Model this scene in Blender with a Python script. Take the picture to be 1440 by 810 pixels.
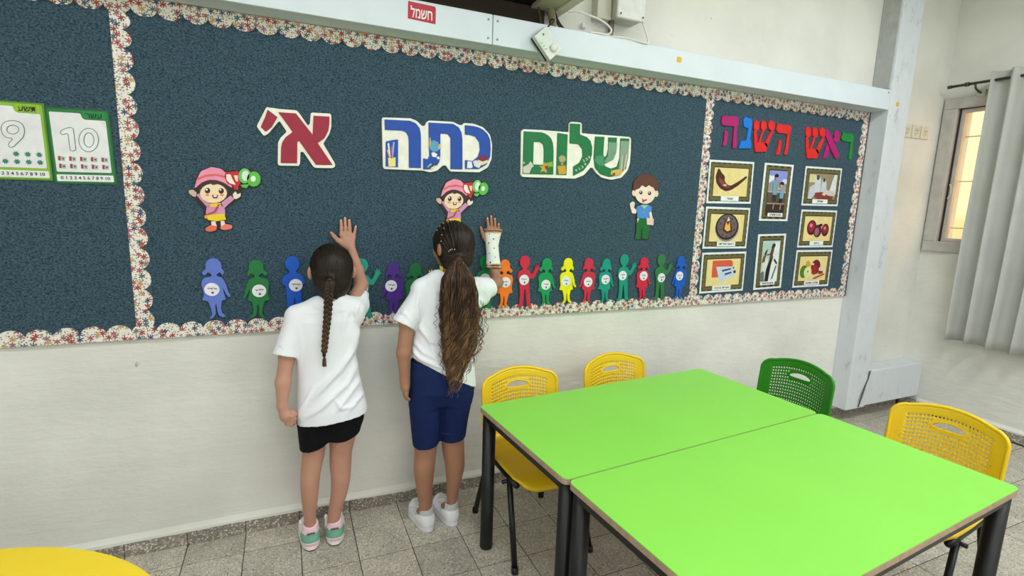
import bpy, bmesh, math, random
import numpy as np
from mathutils import Vector, Matrix, noise as mnoise
from mathutils.geometry import tessellate_polygon

random.seed(7)
for o in list(bpy.data.objects): bpy.data.objects.remove(o)
SC = bpy.context.scene
COL = SC.collection

# ------------------------------------------------------------------ camera
PITCH, ROLL, YAW, FPX = -.1632, .0336, -.4162, 724.5
CAM = np.array([0.5996, -2.1892, 1.3694])
cy_, sy_ = math.cos(YAW), math.sin(YAW); cp_, sp_ = math.cos(PITCH), math.sin(PITCH)
FWD = np.array([-sy_*cp_, cy_*cp_, sp_]); R0 = np.array([cy_, sy_, 0.]); U0 = np.cross(R0, FWD)
RGT = math.cos(ROLL)*R0 + math.sin(ROLL)*U0; UP = -math.sin(ROLL)*R0 + math.cos(ROLL)*U0
cd = bpy.data.cameras.new('camera'); cam = bpy.data.objects.new('camera', cd); COL.objects.link(cam)
cd.sensor_width = 36; cd.lens = FPX/1440*36; cd.clip_start = .05
M = Matrix.Identity(4)
for i in range(3): M[i][0] = RGT[i]; M[i][1] = UP[i]; M[i][2] = -FWD[i]; M[i][3] = CAM[i]
cam.matrix_world = M; SC.camera = cam

# ------------------------------------------------------------------ world, light, exposure
SC.view_settings.view_transform = 'Standard'; SC.view_settings.look = 'None'
SC.view_settings.gamma = 1; SC.view_settings.use_curve_mapping = False
SC.view_settings.exposure = 0.0
w = bpy.data.worlds.new('World'); SC.world = w; w.use_nodes = True
bg = w.node_tree.nodes['Background']; bg.inputs[0].default_value = (.80, .90, 1, 1); bg.inputs[1].default_value = 3.0
def area(name, loc, rot, sx, sy, power, col):
    l = bpy.data.lights.new(name, 'AREA'); l.shape = 'RECTANGLE'; l.size = sx; l.size_y = sy; l.energy = power; l.color = col
    o = bpy.data.objects.new(name, l); COL.objects.link(o); o.location = loc; o.rotation_euler = rot; return o
LAMP_POWER = [11, 17, 27, 11, 17, 32]
LAMPS = [(-1.1, -1.7), (1.0, -1.7), (3.3, -1.5), (-1.1, -3.7), (1.0, -3.7), (3.3, -3.5)]
SUN = bpy.data.lights.new('sun', 'SUN'); SUN.energy = 8.0; SUN.angle = .02; SUN.color = (1, .9, .75)
so = bpy.data.objects.new('sun', SUN); COL.objects.link(so); so.rotation_euler = (math.radians(30), math.radians(-38), 0)
area('added_fill_light', (-2.95, -2.6, 1.7), (0, math.radians(-90), 0), 1.2, 3.0, 10, (.90, .96, 1))  # fill light added at the left wall, which has no window
area('added_fill_light', (1.0, -4.95, 1.75), (math.radians(90), 0, 0), 4.5, 1.2, 26, (.95, .98, 1))  # fill light added behind the camera; the wall there has no window

# ------------------------------------------------------------------ measuring: a pixel of the photograph on a known plane -> metres
def W(px, py, k=0., ax=1):
    v = (px-720)/FPX*RGT + (405-py)/FPX*UP + FWD
    return CAM + v*((k-CAM[ax])/v[ax])
def PX(P):
    v = np.asarray(P)-CAM; z = v@FWD
    return np.stack([720+FPX*(v@RGT)/z, 405-FPX*(v@UP)/z], -1)

# ------------------------------------------------------------------ materials
def lin(c):
    return tuple(((x/255)/12.92 if x/255 <= .04045 else ((x/255+.055)/1.055)**2.4) for x in c)+(1,)
MC = {}
def nt(name, rough=.6, spec=.4):
    m = bpy.data.materials.new(name); m.use_nodes = True; t = m.node_tree
    b = t.nodes['Principled BSDF']; b.inputs['Roughness'].default_value = rough; b.inputs['Specular IOR Level'].default_value = spec
    return m, t, b
def N(t, ty, **k):
    n = t.nodes.new(ty)
    for a, v in k.items(): setattr(n, a, v)
    return n
def mat(c, rough=.6, spec=.4, metal=0, var=.06, vs=30, bump=0, bs=200, name=None, sheen=0, sss=0, coat=0):
    """procedural material: base colour, fine noise variation, optional bump; cached"""
    key = (tuple(c), rough, spec, metal, var, vs, bump, bs, sheen, sss, coat)
    if key in MC: return MC[key]
    m, t, b = nt(name or 'material', rough, spec); L = t.links
    b.inputs['Metallic'].default_value = metal
    tc = N(t, 'ShaderNodeTexCoord'); n = N(t, 'ShaderNodeTexNoise'); n.inputs['Scale'].default_value = vs; n.inputs['Detail'].default_value = 4
    L.new(tc.outputs['Object'], n.inputs['Vector'])
    cr = N(t, 'ShaderNodeValToRGB'); C = lin(c)
    cr.color_ramp.elements[0].position = .3; cr.color_ramp.elements[1].position = .7
    cr.color_ramp.elements[0].color = tuple(x*(1-var) for x in C[:3])+(1,); cr.color_ramp.elements[1].color = tuple(min(1, x*(1+var)) for x in C[:3])+(1,)
    L.new(n.outputs['Fac'], cr.inputs['Fac']); L.new(cr.outputs['Color'], b.inputs['Base Color'])
    if bump:
        n2 = N(t, 'ShaderNodeTexNoise'); n2.inputs['Scale'].default_value = bs; n2.inputs['Detail'].default_value = 3
        bp = N(t, 'ShaderNodeBump'); bp.inputs['Strength'].default_value = bump; bp.inputs['Distance'].default_value = .002
        L.new(tc.outputs['Object'], n2.inputs['Vector']); L.new(n2.outputs['Fac'], bp.inputs['Height']); L.new(bp.outputs['Normal'], b.inputs['Normal'])
    if sss: b.inputs['Subsurface Weight'].default_value = sss; b.inputs['Subsurface Radius'].default_value = (.01, .004, .002); b.inputs['Subsurface Scale'].default_value = .5
    if coat: b.inputs['Coat Weight'].default_value = coat
    MC[key] = m; return m

def wall_mat(c, name):
    m, t, b = nt(name, .75, .3); L = t.links
    g = N(t, 'ShaderNodeNewGeometry')
    n1 = N(t, 'ShaderNodeTexNoise'); n1.inputs['Scale'].default_value = 2.2; n1.inputs['Detail'].default_value = 6
    cr = N(t, 'ShaderNodeValToRGB'); C = lin(c); C2 = lin([x*.93 for x in c])
    cr.color_ramp.elements[0].position = .32; cr.color_ramp.elements[1].position = .62
    cr.color_ramp.elements[0].color = C2; cr.color_ramp.elements[1].color = C
    L.new(g.outputs['Position'], n1.inputs['Vector']); L.new(n1.outputs['Fac'], cr.inputs['Fac'])
    # small chips and scuffs
    v = N(t, 'ShaderNodeTexNoise'); v.inputs['Scale'].default_value = 17; v.inputs['Detail'].default_value = 5
    L.new(g.outputs['Position'], v.inputs['Vector'])
    r2 = N(t, 'ShaderNodeValToRGB'); r2.color_ramp.elements[0].position = .735; r2.color_ramp.elements[1].position = .76
    L.new(v.outputs['Fac'], r2.inputs['Fac'])
    mx = N(t, 'ShaderNodeMix', data_type='RGBA'); mx.inputs['B'].default_value = lin([x*.72 for x in c])
    L.new(r2.outputs['Color'], mx.inputs['Factor']); L.new(cr.outputs['Color'], mx.inputs['A']); L.new(mx.outputs['Result'], b.inputs['Base Color'])
    mp = N(t, 'ShaderNodeMapping'); mp.inputs['Scale'].default_value = (5, 5, 14)
    n2 = N(t, 'ShaderNodeTexNoise'); n2.inputs['Scale'].default_value = 1.6; n2.inputs['Detail'].default_value = 8; n2.inputs['Roughness'].default_value = .62
    L.new(g.outputs['Position'], mp.inputs['Vector']); L.new(mp.outputs['Vector'], n2.inputs['Vector'])
    bp = N(t, 'ShaderNodeBump'); bp.inputs['Strength'].default_value = .45; bp.inputs['Distance'].default_value = .012
    L.new(n2.outputs['Fac'], bp.inputs['Height']); L.new(bp.outputs['Normal'], b.inputs['Normal'])
    return m
M_WALL = wall_mat((234, 234, 226), 'cream plaster')
M_CEIL = mat((240, 240, 235), .8)
def terrazzo(base, name, dark=(78, 70, 64), chips=105):
    m, t, b = nt(name, .5, .4); L = t.links
    g = N(t, 'ShaderNodeNewGeometry'); oi = N(t, 'ShaderNodeObjectInfo')
    n = N(t, 'ShaderNodeTexNoise'); n.inputs['Scale'].default_value = 9; n.inputs['Detail'].default_value = 5
    L.new(g.outputs['Position'], n.inputs['Vector'])
    cr = N(t, 'ShaderNodeValToRGB'); cr.color_ramp.elements[0].position = .3; cr.color_ramp.elements[1].position = .75
    cr.color_ramp.elements[0].color = lin([x*.9 for x in base]); cr.color_ramp.elements[1].color = lin([min(255, x*1.06) for x in base])
    L.new(n.outputs['Fac'], cr.inputs['Fac']); out = cr.outputs['Color']
    for sc, th, colr, seed in ((chips, .46, (222, 216, 202), 3.1), (chips*1.6, .40, (206, 198, 184), 7.7), (chips*1.1, .30, (138, 124, 108), 23.), (chips*1.35, .33, dark, 11.7)):
        v = N(t, 'ShaderNodeTexVoronoi'); v.inputs['Scale'].default_value = sc; v.feature = 'F1'
        ad = N(t, 'ShaderNodeVectorMath', operation='ADD'); ad.inputs[1].default_value = (seed, seed*1.7, seed*.3)
        dn = N(t, 'ShaderNodeTexNoise'); dn.inputs['Scale'].default_value = sc*1.4
        sm = N(t, 'ShaderNodeVectorMath', operation='MULTIPLY_ADD'); sm.inputs[1].default_value = (.012, .012, .012)
        L.new(g.outputs['Position'], dn.inputs['Vector']); L.new(dn.outputs['Color'], sm.inputs[0]); L.new(g.outputs['Position'], ad.inputs[0])
        L.new(ad.outputs['Vector'], sm.inputs[2]); L.new(sm.outputs['Vector'], v.inputs['Vector'])
        lt = N(t, 'ShaderNodeMath', operation='LESS_THAN'); lt.inputs[1].default_value = th
        L.new(v.outputs['Distance'], lt.inputs[0])
        sp = N(t, 'ShaderNodeSeparateColor'); L.new(v.outputs['Color'], sp.inputs[0])
        g2 = N(t, 'ShaderNodeMath', operation='GREATER_THAN'); g2.inputs[1].default_value = .55; L.new(sp.outputs[0], g2.inputs[0])
        ml = N(t, 'ShaderNodeMath', operation='MULTIPLY'); L.new(lt.outputs[0], ml.inputs[0]); L.new(g2.outputs[0], ml.inputs[1])
        m2 = N(t, 'ShaderNodeMath', operation='MULTIPLY'); m2.inputs[1].default_value = .8; L.new(ml.outputs[0], m2.inputs[0])
        mx = N(t, 'ShaderNodeMix', data_type='RGBA'); mx.inputs['B'].default_value = lin(colr)
        L.new(m2.outputs[0], mx.inputs['Factor']); L.new(out, mx.inputs['A']); out = mx.outputs['Result']
    hs = N(t, 'ShaderNodeHueSaturation'); mr = N(t, 'ShaderNodeMapRange'); mr.inputs['To Min'].default_value = .88; mr.inputs['To Max'].default_value = 1.08
    L.new(oi.outputs['Random'], mr.inputs['Value']); L.new(mr.outputs['Result'], hs.inputs['Value']); L.new(out, hs.inputs['Color']); L.new(hs.outputs['Color'], b.inputs['Base Color'])
    bp = N(t, 'ShaderNodeBump'); bp.inputs['Strength'].default_value = .15; bp.inputs['Distance'].default_value = .002
    L.new(n.outputs['Fac'], bp.inputs['Height']); L.new(bp.outputs['Normal'], b.inputs['Normal'])
    return m
M_TILE = terrazzo((192, 186, 172), 'terrazzo')
M_SKIRT = terrazzo((142, 134, 124), 'terrazzo skirting', dark=(84, 76, 70))
M_GROUT = mat((62, 56, 50), .9)
def felt_mat():
    m, t, b = nt('blue felt', .95, .1); L = t.links; g = N(t, 'ShaderNodeNewGeometry')
    mp = N(t, 'ShaderNodeMapping'); mp.inputs['Scale'].default_value = (1, 1, 1.3); L.new(g.outputs['Position'], mp.inputs['Vector'])
    n = N(t, 'ShaderNodeTexNoise'); n.inputs['Scale'].default_value = 150; n.inputs['Detail'].default_value = 4; n.inputs['Roughness'].default_value = .7; L.new(mp.outputs['Vector'], n.inputs['Vector'])
    cr = N(t, 'ShaderNodeValToRGB'); cr.color_ramp.elements[0].position = .34; cr.color_ramp.elements[1].position = .68
    cr.color_ramp.elements[0].color = lin((30, 48, 58)); cr.color_ramp.elements[1].color = lin((82, 107, 122))
    L.new(n.outputs['Fac'], cr.inputs['Fac']); L.new(cr.outputs['Color'], b.inputs['Base Color'])
    bp = N(t, 'ShaderNodeBump'); bp.inputs['Strength'].default_value = .5; bp.inputs['Distance'].default_value = .002
    L.new(n.outputs['Fac'], bp.inputs['Height']); L.new(bp.outputs['Normal'], b.inputs['Normal']); b.inputs['Sheen Weight'].default_value = .1
    return m
M_FELT = felt_mat()
def floral_mat():
    """white card printed with little flowers: voronoi cells, petals from the angle round each cell's centre"""
    m, t, b = nt('floral print', .55, .3); L = t.links; g = N(t, 'ShaderNodeNewGeometry')
    sx = N(t, 'ShaderNodeSeparateXYZ'); L.new(g.outputs['Position'], sx.inputs[0]); out = None
    rgb = N(t, 'ShaderNodeRGB'); rgb.outputs[0].default_value = lin((236, 230, 220)); out = rgb.outputs[0]
    for sc, rad, off, pet, pal in ((105, .0036, .7, 4, [(90, 128, 112), (132, 70, 66), (176, 178, 150), (104, 116, 132)]),
                              (44, .0112, 0, 6, [(168, 66, 58), (70, 74, 112), (150, 110, 116), (196, 158, 104), (172, 92, 100), (240, 234, 224), (76, 104, 112), (150, 66, 64)])):
        cb = N(t, 'ShaderNodeCombineXYZ'); ad = N(t, 'ShaderNodeVectorMath', operation='ADD'); ad.inputs[1].default_value = (off, off*2, 0)
        L.new(sx.outputs[0], cb.inputs[0]); L.new(sx.outputs[2], cb.inputs[1]); L.new(cb.outputs[0], ad.inputs[0])
        v = N(t, 'ShaderNodeTexVoronoi', voronoi_dimensions='2D'); v.inputs['Scale'].default_value = sc; v.inputs['Randomness'].default_value = .8; L.new(ad.outputs[0], v.inputs['Vector'])
        df = N(t, 'ShaderNodeVectorMath', operation='SUBTRACT'); L.new(ad.outputs[0], df.inputs[0]); L.new(v.outputs['Position'], df.inputs[1])
        s2 = N(t, 'ShaderNodeSeparateXYZ'); L.new(df.outputs[0], s2.inputs[0])
        at = N(t, 'ShaderNodeMath', operation='ARCTAN2'); L.new(s2.outputs[0], at.inputs[0]); L.new(s2.outputs[1], at.inputs[1])
        mu = N(t, 'ShaderNodeMath', operation='MULTIPLY'); mu.inputs[1].default_value = pet; L.new(at.outputs[0], mu.inputs[0])
        co = N(t, 'ShaderNodeMath', operation='COSINE'); L.new(mu.outputs[0], co.inputs[0])
        ra = N(t, 'ShaderNodeMath', operation='MULTIPLY_ADD'); ra.inputs[1].default_value = rad*.32; ra.inputs[2].default_value = rad*.68; L.new(co.outputs[0], ra.inputs[0])
        ln = N(t, 'ShaderNodeVectorMath', operation='LENGTH'); L.new(df.outputs[0], ln.inputs[0])
        lt = N(t, 'ShaderNodeMath', operation='LESS_THAN'); L.new(ln.outputs['Value'], lt.inputs[0]); L.new(ra.outputs[0], lt.inputs[1])
        sp = N(t, 'ShaderNodeSeparateColor'); L.new(v.outputs['Color'], sp.inputs[0])
        cr = N(t, 'ShaderNodeValToRGB'); cr.color_ramp.interpolation = 'CONSTANT'
        for i, c in enumerate(pal):
            if i < 2: e = cr.color_ramp.elements[i]; e.position = i/len(pal)
            else: e = cr.color_ramp.elements.new(i/len(pal))
            e.color = lin(c)
        L.new(sp.outputs[0], cr.inputs[0])
        mx = N(t, 'ShaderNodeMix', data_type='RGBA'); L.new(lt.outputs[0], mx.inputs['Factor']); L.new(out, mx.inputs['A']); L.new(cr.outputs['Color'], mx.inputs['B']); out = mx.outputs['Result']
    L.new(out, b.inputs['Base Color']); return m
M_FLORAL = floral_mat()
M_METALW = mat((219, 229, 236), .45, .5, var=.03, vs=6, bump=.1, bs=20)
def scuffed():
    m, t, b = nt('scuffed white paint', .5, .4); L = t.links; g = N(t, 'ShaderNodeNewGeometry')
    n = N(t, 'ShaderNodeTexNoise'); n.inputs['Scale'].default_value = 5; n.inputs['Detail'].default_value = 9; n.inputs['Roughness'].default_value = .7
    mp = N(t, 'ShaderNodeMapping'); mp.inputs['Scale'].default_value = (3, 3, 1.6); L.new(g.outputs['Position'], mp.inputs['Vector']); L.new(mp.outputs['Vector'], n.inputs['Vector'])
    cr = N(t, 'ShaderNodeValToRGB'); e = cr.color_ramp.elements; e[0].position = .30; e[0].color = lin((184, 188, 190)); e[1].position = .42; e[1].color = lin((216, 222, 228))
    e2 = e.new(.68); e2.color = lin((222, 227, 232)); e3 = e.new(.70); e3.color = lin((176, 176, 176)); e4 = e.new(.72); e4.color = lin((206, 210, 214))
    L.new(n.outputs['Fac'], cr.inputs['Fac']); L.new(cr.outputs['Color'], b.inputs['Base Color']); return m
M_SCUFF = scuffed()
M_BLACK = mat((14, 14, 15), .4, .5, var=.1)
M_CHROME = mat((190, 190, 190), .25, .5, metal=1)
M_YEL = mat((243, 205, 30), .38, .5, var=.02)
M_GRNP = mat((38, 140, 14), .38, .5, var=.02)
M_SKIN1 = mat((192, 144, 122), .55, .35, var=.05, vs=14, bump=.1, bs=300, sss=.12)
M_SKIN2 = mat((172, 126, 100), .55, .35, var=.05, vs=14, bump=.1, bs=300, sss=.12)
M_SHIRT = mat((238, 241, 246), .85, .2, var=.01, bump=.15, bs=400)
M_NAVY = mat((22, 38, 84), .8, .2, var=.08, bump=.1, bs=500)
M_BLKF = mat((14, 14, 17), .85, .2, var=.1)
def hair_mat(c0, c1, tip=None):
    m, t, b = nt('hair', .48, .32); L = t.links; tc = N(t, 'ShaderNodeTexCoord')
    n = N(t, 'ShaderNodeTexNoise'); n.inputs['Scale'].default_value = 90; n.inputs['Detail'].default_value = 4
    mp = N(t, 'ShaderNodeMapping'); mp.inputs['Scale'].default_value = (3, 1, .35); L.new(tc.outputs['Object'], mp.inputs['Vector']); L.new(mp.outputs['Vector'], n.inputs['Vector'])
    cr = N(t, 'ShaderNodeValToRGB'); cr.color_ramp.elements[0].position = .35; cr.color_ramp.elements[1].position = .72
    cr.color_ramp.elements[0].color = lin(c0); cr.color_ramp.elements[1].color = lin(c1); L.new(n.outputs['Fac'], cr.inputs['Fac']); out = cr.outputs['Color']
    if tip:
        g = N(t, 'ShaderNodeNewGeometry'); s = N(t, 'ShaderNodeSeparateXYZ'); L.new(g.outputs['Position'], s.inputs[0])
        mr = N(t, 'ShaderNodeMapRange'); mr.inputs['From Min'].default_value = tip[1]; mr.inputs['From Max'].default_value = tip[2]; L.new(s.outputs[2], mr.inputs['Value'])
        mx = N(t, 'ShaderNodeMix', data_type='RGBA'); mx.inputs['B'].default_value = lin(tip[0]); L.new(mr.outputs[0], mx.inputs['Factor']); L.new(out, mx.inputs['A']); out = mx.outputs['Result']
    L.new(out, b.inputs['Base Color']); return m
M_HAIR1 = hair_mat((16, 11, 8), (50, 36, 26))
M_BRAID = hair_mat((26, 18, 12), (72, 52, 34), ((92, 66, 38), 1.0, .76))
M_HAIR2 = hair_mat((18, 12, 8), (56, 39, 27))
M_PONY = hair_mat((30, 20, 14), (78, 54, 38), ((112, 82, 54), .98, .66))
M_PONY2 = hair_mat((62, 42, 28), (130, 98, 70), ((168, 132, 92), 1.0, .66))

# ------------------------------------------------------------------ object helpers
def tag(o, label=None, cat=None, group=None, kind=None):
    if label: o['label'] = label
    if cat: o['category'] = cat
    if group: o['group'] = group
    if kind: o['kind'] = kind
    return o
def empty(name, loc=(0, 0, 0), rz=0, label=None, cat=None, group=None):
    o = bpy.data.objects.new(name, None); COL.objects.link(o); o.location = loc; o.rotation_euler = (0, 0, rz); o.empty_display_size = .05
    return tag(o, label, cat, group)
def link(name, me, m, parent=None, smooth=False):
    """vertices are world coordinates unless the parent sits elsewhere; callers place things built at the origin"""
    if m is not None:
        for x in (m if isinstance(m, (list, tuple)) else [m]): me.materials.append(x)
    if smooth: me.polygons.foreach_set('use_smooth', [True]*len(me.polygons))
    o = bpy.data.objects.new(name, me); COL.objects.link(o); o.parent = parent
    return o
def pymesh(name, v, f, m, parent=None, smooth=False):
    me = bpy.data.meshes.new(name); me.from_pydata([tuple(map(float, x)) for x in v], [], f); me.update()
    bm = bmesh.new(); bm.from_mesh(me); bmesh.ops.recalc_face_normals(bm, faces=bm.faces); bm.to_mesh(me); bm.free()
    return link(name, me, m, parent, smooth)
def bmobj(name, bm, m, parent=None, smooth=False):
    bmesh.ops.recalc_face_normals(bm, faces=bm.faces)
    me = bpy.data.meshes.new(name); bm.to_mesh(me); bm.free(); return link(name, me, m, parent, smooth)
def addbox(bm, a, b, bev=0, rot=None, piv=None):
    r = bmesh.ops.create_cube(bm, size=1); vs = r['verts']
    c = [(a[i]+b[i])/2 for i in range(3)]; s = [abs(b[i]-a[i]) for i in range(3)]
    for v in vs: v.co = Vector((c[0]+v.co.x*s[0], c[1]+v.co.y*s[1], c[2]+v.co.z*s[2]))
    if bev:
        es = list({e for v in vs for e in v.link_edges}); g = bmesh.ops.bevel(bm, geom=es, offset=bev, segments=2, affect='EDGES', profile=.5); vs = [v for v in g['verts']]
    if rot is not None:
        bmesh.ops.rotate(bm, verts=list(set(vs)), cent=piv or c, matrix=rot)
    return bm
def box(name, a, b, m, parent=None, bev=0, rot=None, piv=None, smooth=False):
    bm = bmesh.new(); addbox(bm, a, b, bev, rot, piv); return bmobj(name, bm, m, parent, smooth)
def sweep(bm, pts, rad, n=10, cap=True, sq=None):
    """tube through points with a radius per point; sq=(a,b) scales the cross-section"""
    pts = [Vector(p) for p in pts]; rings = []
    if not hasattr(rad, '__len__'): rad = [rad]*len(pts)
    up = None
    for i, p in enumerate(pts):
        t = (pts[min(i+1, len(pts)-1)]-pts[max(i-1, 0)]).normalized()
        if up is None: up = Vector((0, 0, 1)) if abs(t.z) < .9 else Vector((0, 1, 0))
        x = t.cross(up).normalized(); y = x.cross(t).normalized(); up = y
        sa, sb = sq or (1, 1)
        rings.append([bm.verts.new(p+x*math.cos(2*math.pi*k/n)*rad[i]*sa+y*math.sin(2*math.pi*k/n)*rad[i]*sb) for k in range(n)])
    for a, b in zip(rings, rings[1:]):
        for k in range(n): bm.faces.new((a[k], a[(k+1) % n], b[(k+1) % n], b[k]))
    if cap: bm.faces.new(rings[0][::-1]); bm.faces.new(rings[-1])
def tube(name, pts, rad, m, parent=None, n=10, sq=None):
    bm = bmesh.new(); sweep(bm, pts, rad, n, True, sq); return bmobj(name, bm, m, parent, True)
def curve_pts(P, n=8):
    """catmull-rom through the points"""
    P = [Vector(p) for p in P]; Q = [P[0]*2-P[1]]+P+[P[-1]*2-P[-2]]; out = []
    for i in range(1, len(Q)-2):
        for k in range(n):
            t = k/n; a, b, c, d = Q[i-1], Q[i], Q[i+1], Q[i+2]
            out.append(.5*((2*b)+(c-a)*t+(2*a-5*b+4*c-d)*t*t+(3*b-a-3*c+d)*t**3))
    out.append(P[-1]); return out
def disc(name, c, r, y0, y1, m, parent=None, rx=None, n=28, ang=0):
    pts = [(c[0]+(rx or r)*math.cos(2*math.pi*k/n)*math.cos(ang)-r*math.sin(2*math.pi*k/n)*math.sin(ang), c[1]+(rx or r)*math.cos(2*math.pi*k/n)*math.sin(ang)+r*math.sin(2*math.pi*k/n)*math.cos(ang)) for k in range(n)]
    return prism(name, [pts], y0, y1, m, parent)
def rnd(pts, r, seg=3):
    """round the corners of a polygon"""
    out = []; n = len(pts)
    for i in range(n):
        p = np.array(pts[i], float); a = np.array(pts[i-1], float); b = np.array(pts[(i+1) % n], float)
        la = np.linalg.norm(a-p); lb = np.linalg.norm(b-p)
        if la < 1e-9 or lb < 1e-9: continue
        qa = p+(a-p)*min(r/la, .45); qb = p+(b-p)*min(r/lb, .45)
        for k in range(seg+1):
            t = k/seg; out.append(tuple((1-t)**2*qa+2*t*(1-t)*p+t*t*qb))
    return out
def addprism(bm, loops, y0, y1, cham=0):
    """flat shape in the x-z plane, front at y0 and back at y1, holes allowed, front edge chamfered by cham"""
    L = []
    for k, lp in enumerate(loops):
        a = sum(lp[i][0]*lp[(i+1) % len(lp)][1]-lp[(i+1) % len(lp)][0]*lp[i][1] for i in range(len(lp)))
        if (a < 0) == (k == 0): lp = lp[::-1]
        L.append([Vector((p[0], p[1], 0)) for p in lp])
    tri = tessellate_polygon(L); flat = [p for lp in L for p in lp]
    if cham:
        off = []
        for lp in L:
            n = len(lp)
            for i in range(n):
                e1 = (lp[i]-lp[i-1]).normalized(); e2 = (lp[(i+1) % n]-lp[i]).normalized()
                nn = Vector((-(e1.y+e2.y), e1.x+e2.x, 0)); l = nn.length
                off.append(lp[i]+(nn/l*cham if l > .3 else Vector((0, 0, 0))))
    else: off = flat
    fr = [bm.verts.new((p.x, y0, p.y)) for p in off]; bk = [bm.verts.new((p.x, y1, p.y)) for p in flat]
    md = [bm.verts.new((p.x, y0+cham, p.y)) for p in flat] if cham else fr
    for t in tri:
        for vv in (fr, bk):
            try: bm.faces.new([vv[i] for i in (t if vv is fr else t[::-1])])
            except ValueError: pass
    s = 0
    for lp in L:
        n = len(lp)
        for i in range(n):
            a, b = s+i, s+(i+1) % n
            for u, v in ([(fr, md), (md, bk)] if cham else [(fr, bk)]):
                try: bm.faces.new((u[a], u[b], v[b], v[a]))
                except ValueError: pass
        s += n
def prism(name, loops, y0, y1, m, parent=None, cham=0):
    bm = bmesh.new(); addprism(bm, loops, y0, y1, cham); return bmobj(name, bm, m, parent)
def prisms(name, shapes, y0, y1, m, parent=None, cham=0):
    bm = bmesh.new()
    for s in shapes: addprism(bm, s if isinstance(s[0][0], (list, tuple)) else [s], y0, y1, cham)
    return bmobj(name, bm, m, parent)
def text(name, s, size, m, parent, x, z, y, ang=0, bold=0, rtl=False, width=None, depth=.0006):
    c = bpy.data.curves.new('t', 'FONT'); c.body = s[::-1] if rtl else s; c.size = size; c.align_x = 'CENTER'; c.align_y = 'CENTER'; c.extrude = depth/2; c.offset = bold; c.resolution_u = 4
    o = bpy.data.objects.new('t', c); COL.objects.link(o); bpy.context.view_layer.update()
    dg = bpy.context.evaluated_depsgraph_get(); me = bpy.data.meshes.new_from_object(o.evaluated_get(dg)); bpy.data.objects.remove(o)
    xs = [v.co.x for v in me.vertices]; k = 1
    if width and xs: k = width/(max(xs)-min(xs))
    ca, sa = math.cos(ang), math.sin(ang)
    for v in me.vertices:
        u, vv, d = v.co.x*k, v.co.y, v.co.z; v.co = (x+u*ca-vv*sa, y-d, z+u*sa+vv*ca)
    me.materials.clear(); me.name = name
    return link(name, me, m, parent)

# ------------------------------------------------------------------ the room
RX = 4.735; LX = -3.0; FY = -5.0; CZ = 2.95
T = .2042; ROW1 = .139; TX0 = 0.0
tag(box('wall_back', (LX-.1, 0, -.05), (RX+.2, .15, CZ), M_WALL), kind='structure')
# right wall with its window opening
WY0, WY1, WZ0, WZ1 = -.075, -1.25, 1.185, 2.105
bm = bmesh.new()
addbox(bm, (RX, FY, -.05), (RX+.2, 0, WZ0)); addbox(bm, (RX, FY, WZ1), (RX+.2, 0, CZ)); addbox(bm, (RX, WY0, WZ0), (RX+.2, 0, WZ1)); addbox(bm, (RX, FY, WZ0), (RX+.2, WY1, WZ1))
tag(bmobj('wall_right', bm, M_WALL), kind='structure')
tag(box('wall_left', (LX-.15, FY, -.05), (LX, 0, CZ), M_WALL), kind='structure')
tag(box('wall_front', (LX-.15, FY-.15, -.05), (RX+.2, FY, CZ), M_WALL), kind='structure')
tag(box('ceiling', (LX-.15, FY-.15, CZ), (RX+.2, .15, CZ+.1), M_CEIL), kind='structure')
floor = tag(box('floor', (LX-.15, FY-.15, -.06), (RX+.2, .15, -.0015), M_GROUT), kind='structure')
def tilemesh(wx, wy, m):
    bm = bmesh.new(); addbox(bm, (-wx/2, -wy/2, -.01), (wx/2, wy/2, 0))
    es = [e for e in bm.edges if all(v.co.z > -.001 for v in e.verts)]
    bmesh.ops.bevel(bm, geom=es, offset=.0012, segments=1, affect='EDGES')
    bmesh.ops.recalc_face_normals(bm, faces=bm.faces); me = bpy.data.meshes.new('tile'); bm.to_mesh(me); bm.free(); me.materials.append(m); return me
tm_full = tilemesh(T-.003, T-.003, M_TILE); tm_cut = tilemesh(T-.003, ROW1-.003, M_TILE)
xs = [TX0+T*(i+.5) for i in range(-3, 23)]
for i, x in enumerate(xs):
    for j in range(0, 11):
        y = -ROW1/2 if j == 0 else -ROW1-T*(j-.5)
        o = bpy.data.objects.new('tile', tm_cut if j == 0 else tm_full); COL.objects.link(o); o.parent = floor
        o.location = (x, y, random.uniform(-.0004, .0004)); o.rotation_euler = (random.uniform(-1, 1)*.0015, random.uniform(-1, 1)*.0015, 0)
# tiles out of view, joined
bm = bmesh.new(); y0 = -ROW1-T*10; xl = xs[0]-T/2
def tilefield(bm, xa, xb, ya, yb):
    nx = int(round((xb-xa)/T)); ny = int(round((yb-ya)/T))
    for i in range(nx):
        for j in range(ny):
            a = xa+i*T; b = ya+j*T
            vs = [bm.verts.new(p) for p in ((a+.0015, b+.0015, 0), (a+T-.0015, b+.0015, 0), (a+T-.0015, b+T-.0015, 0), (a+.0015, b+T-.0015, 0))]
            bm.faces.new(vs)
tilefield(bm, xl-T*12, xs[-1]+T/2, y0-T*14, y0); tilefield(bm, xl-T*12, xl, y0, y0+T*10)
for i in range(12):
    a = xl-T*12+i*T; bm.faces.new([bm.verts.new(q) for q in ((a+.0015, -ROW1+.0015, 0), (a+T-.0015, -ROW1+.0015, 0), (a+T-.0015, -.001, 0), (a+.0015, -.001, 0))])
tag(bmobj('far_tile', bm, M_TILE, floor), kind='stuff')
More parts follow.
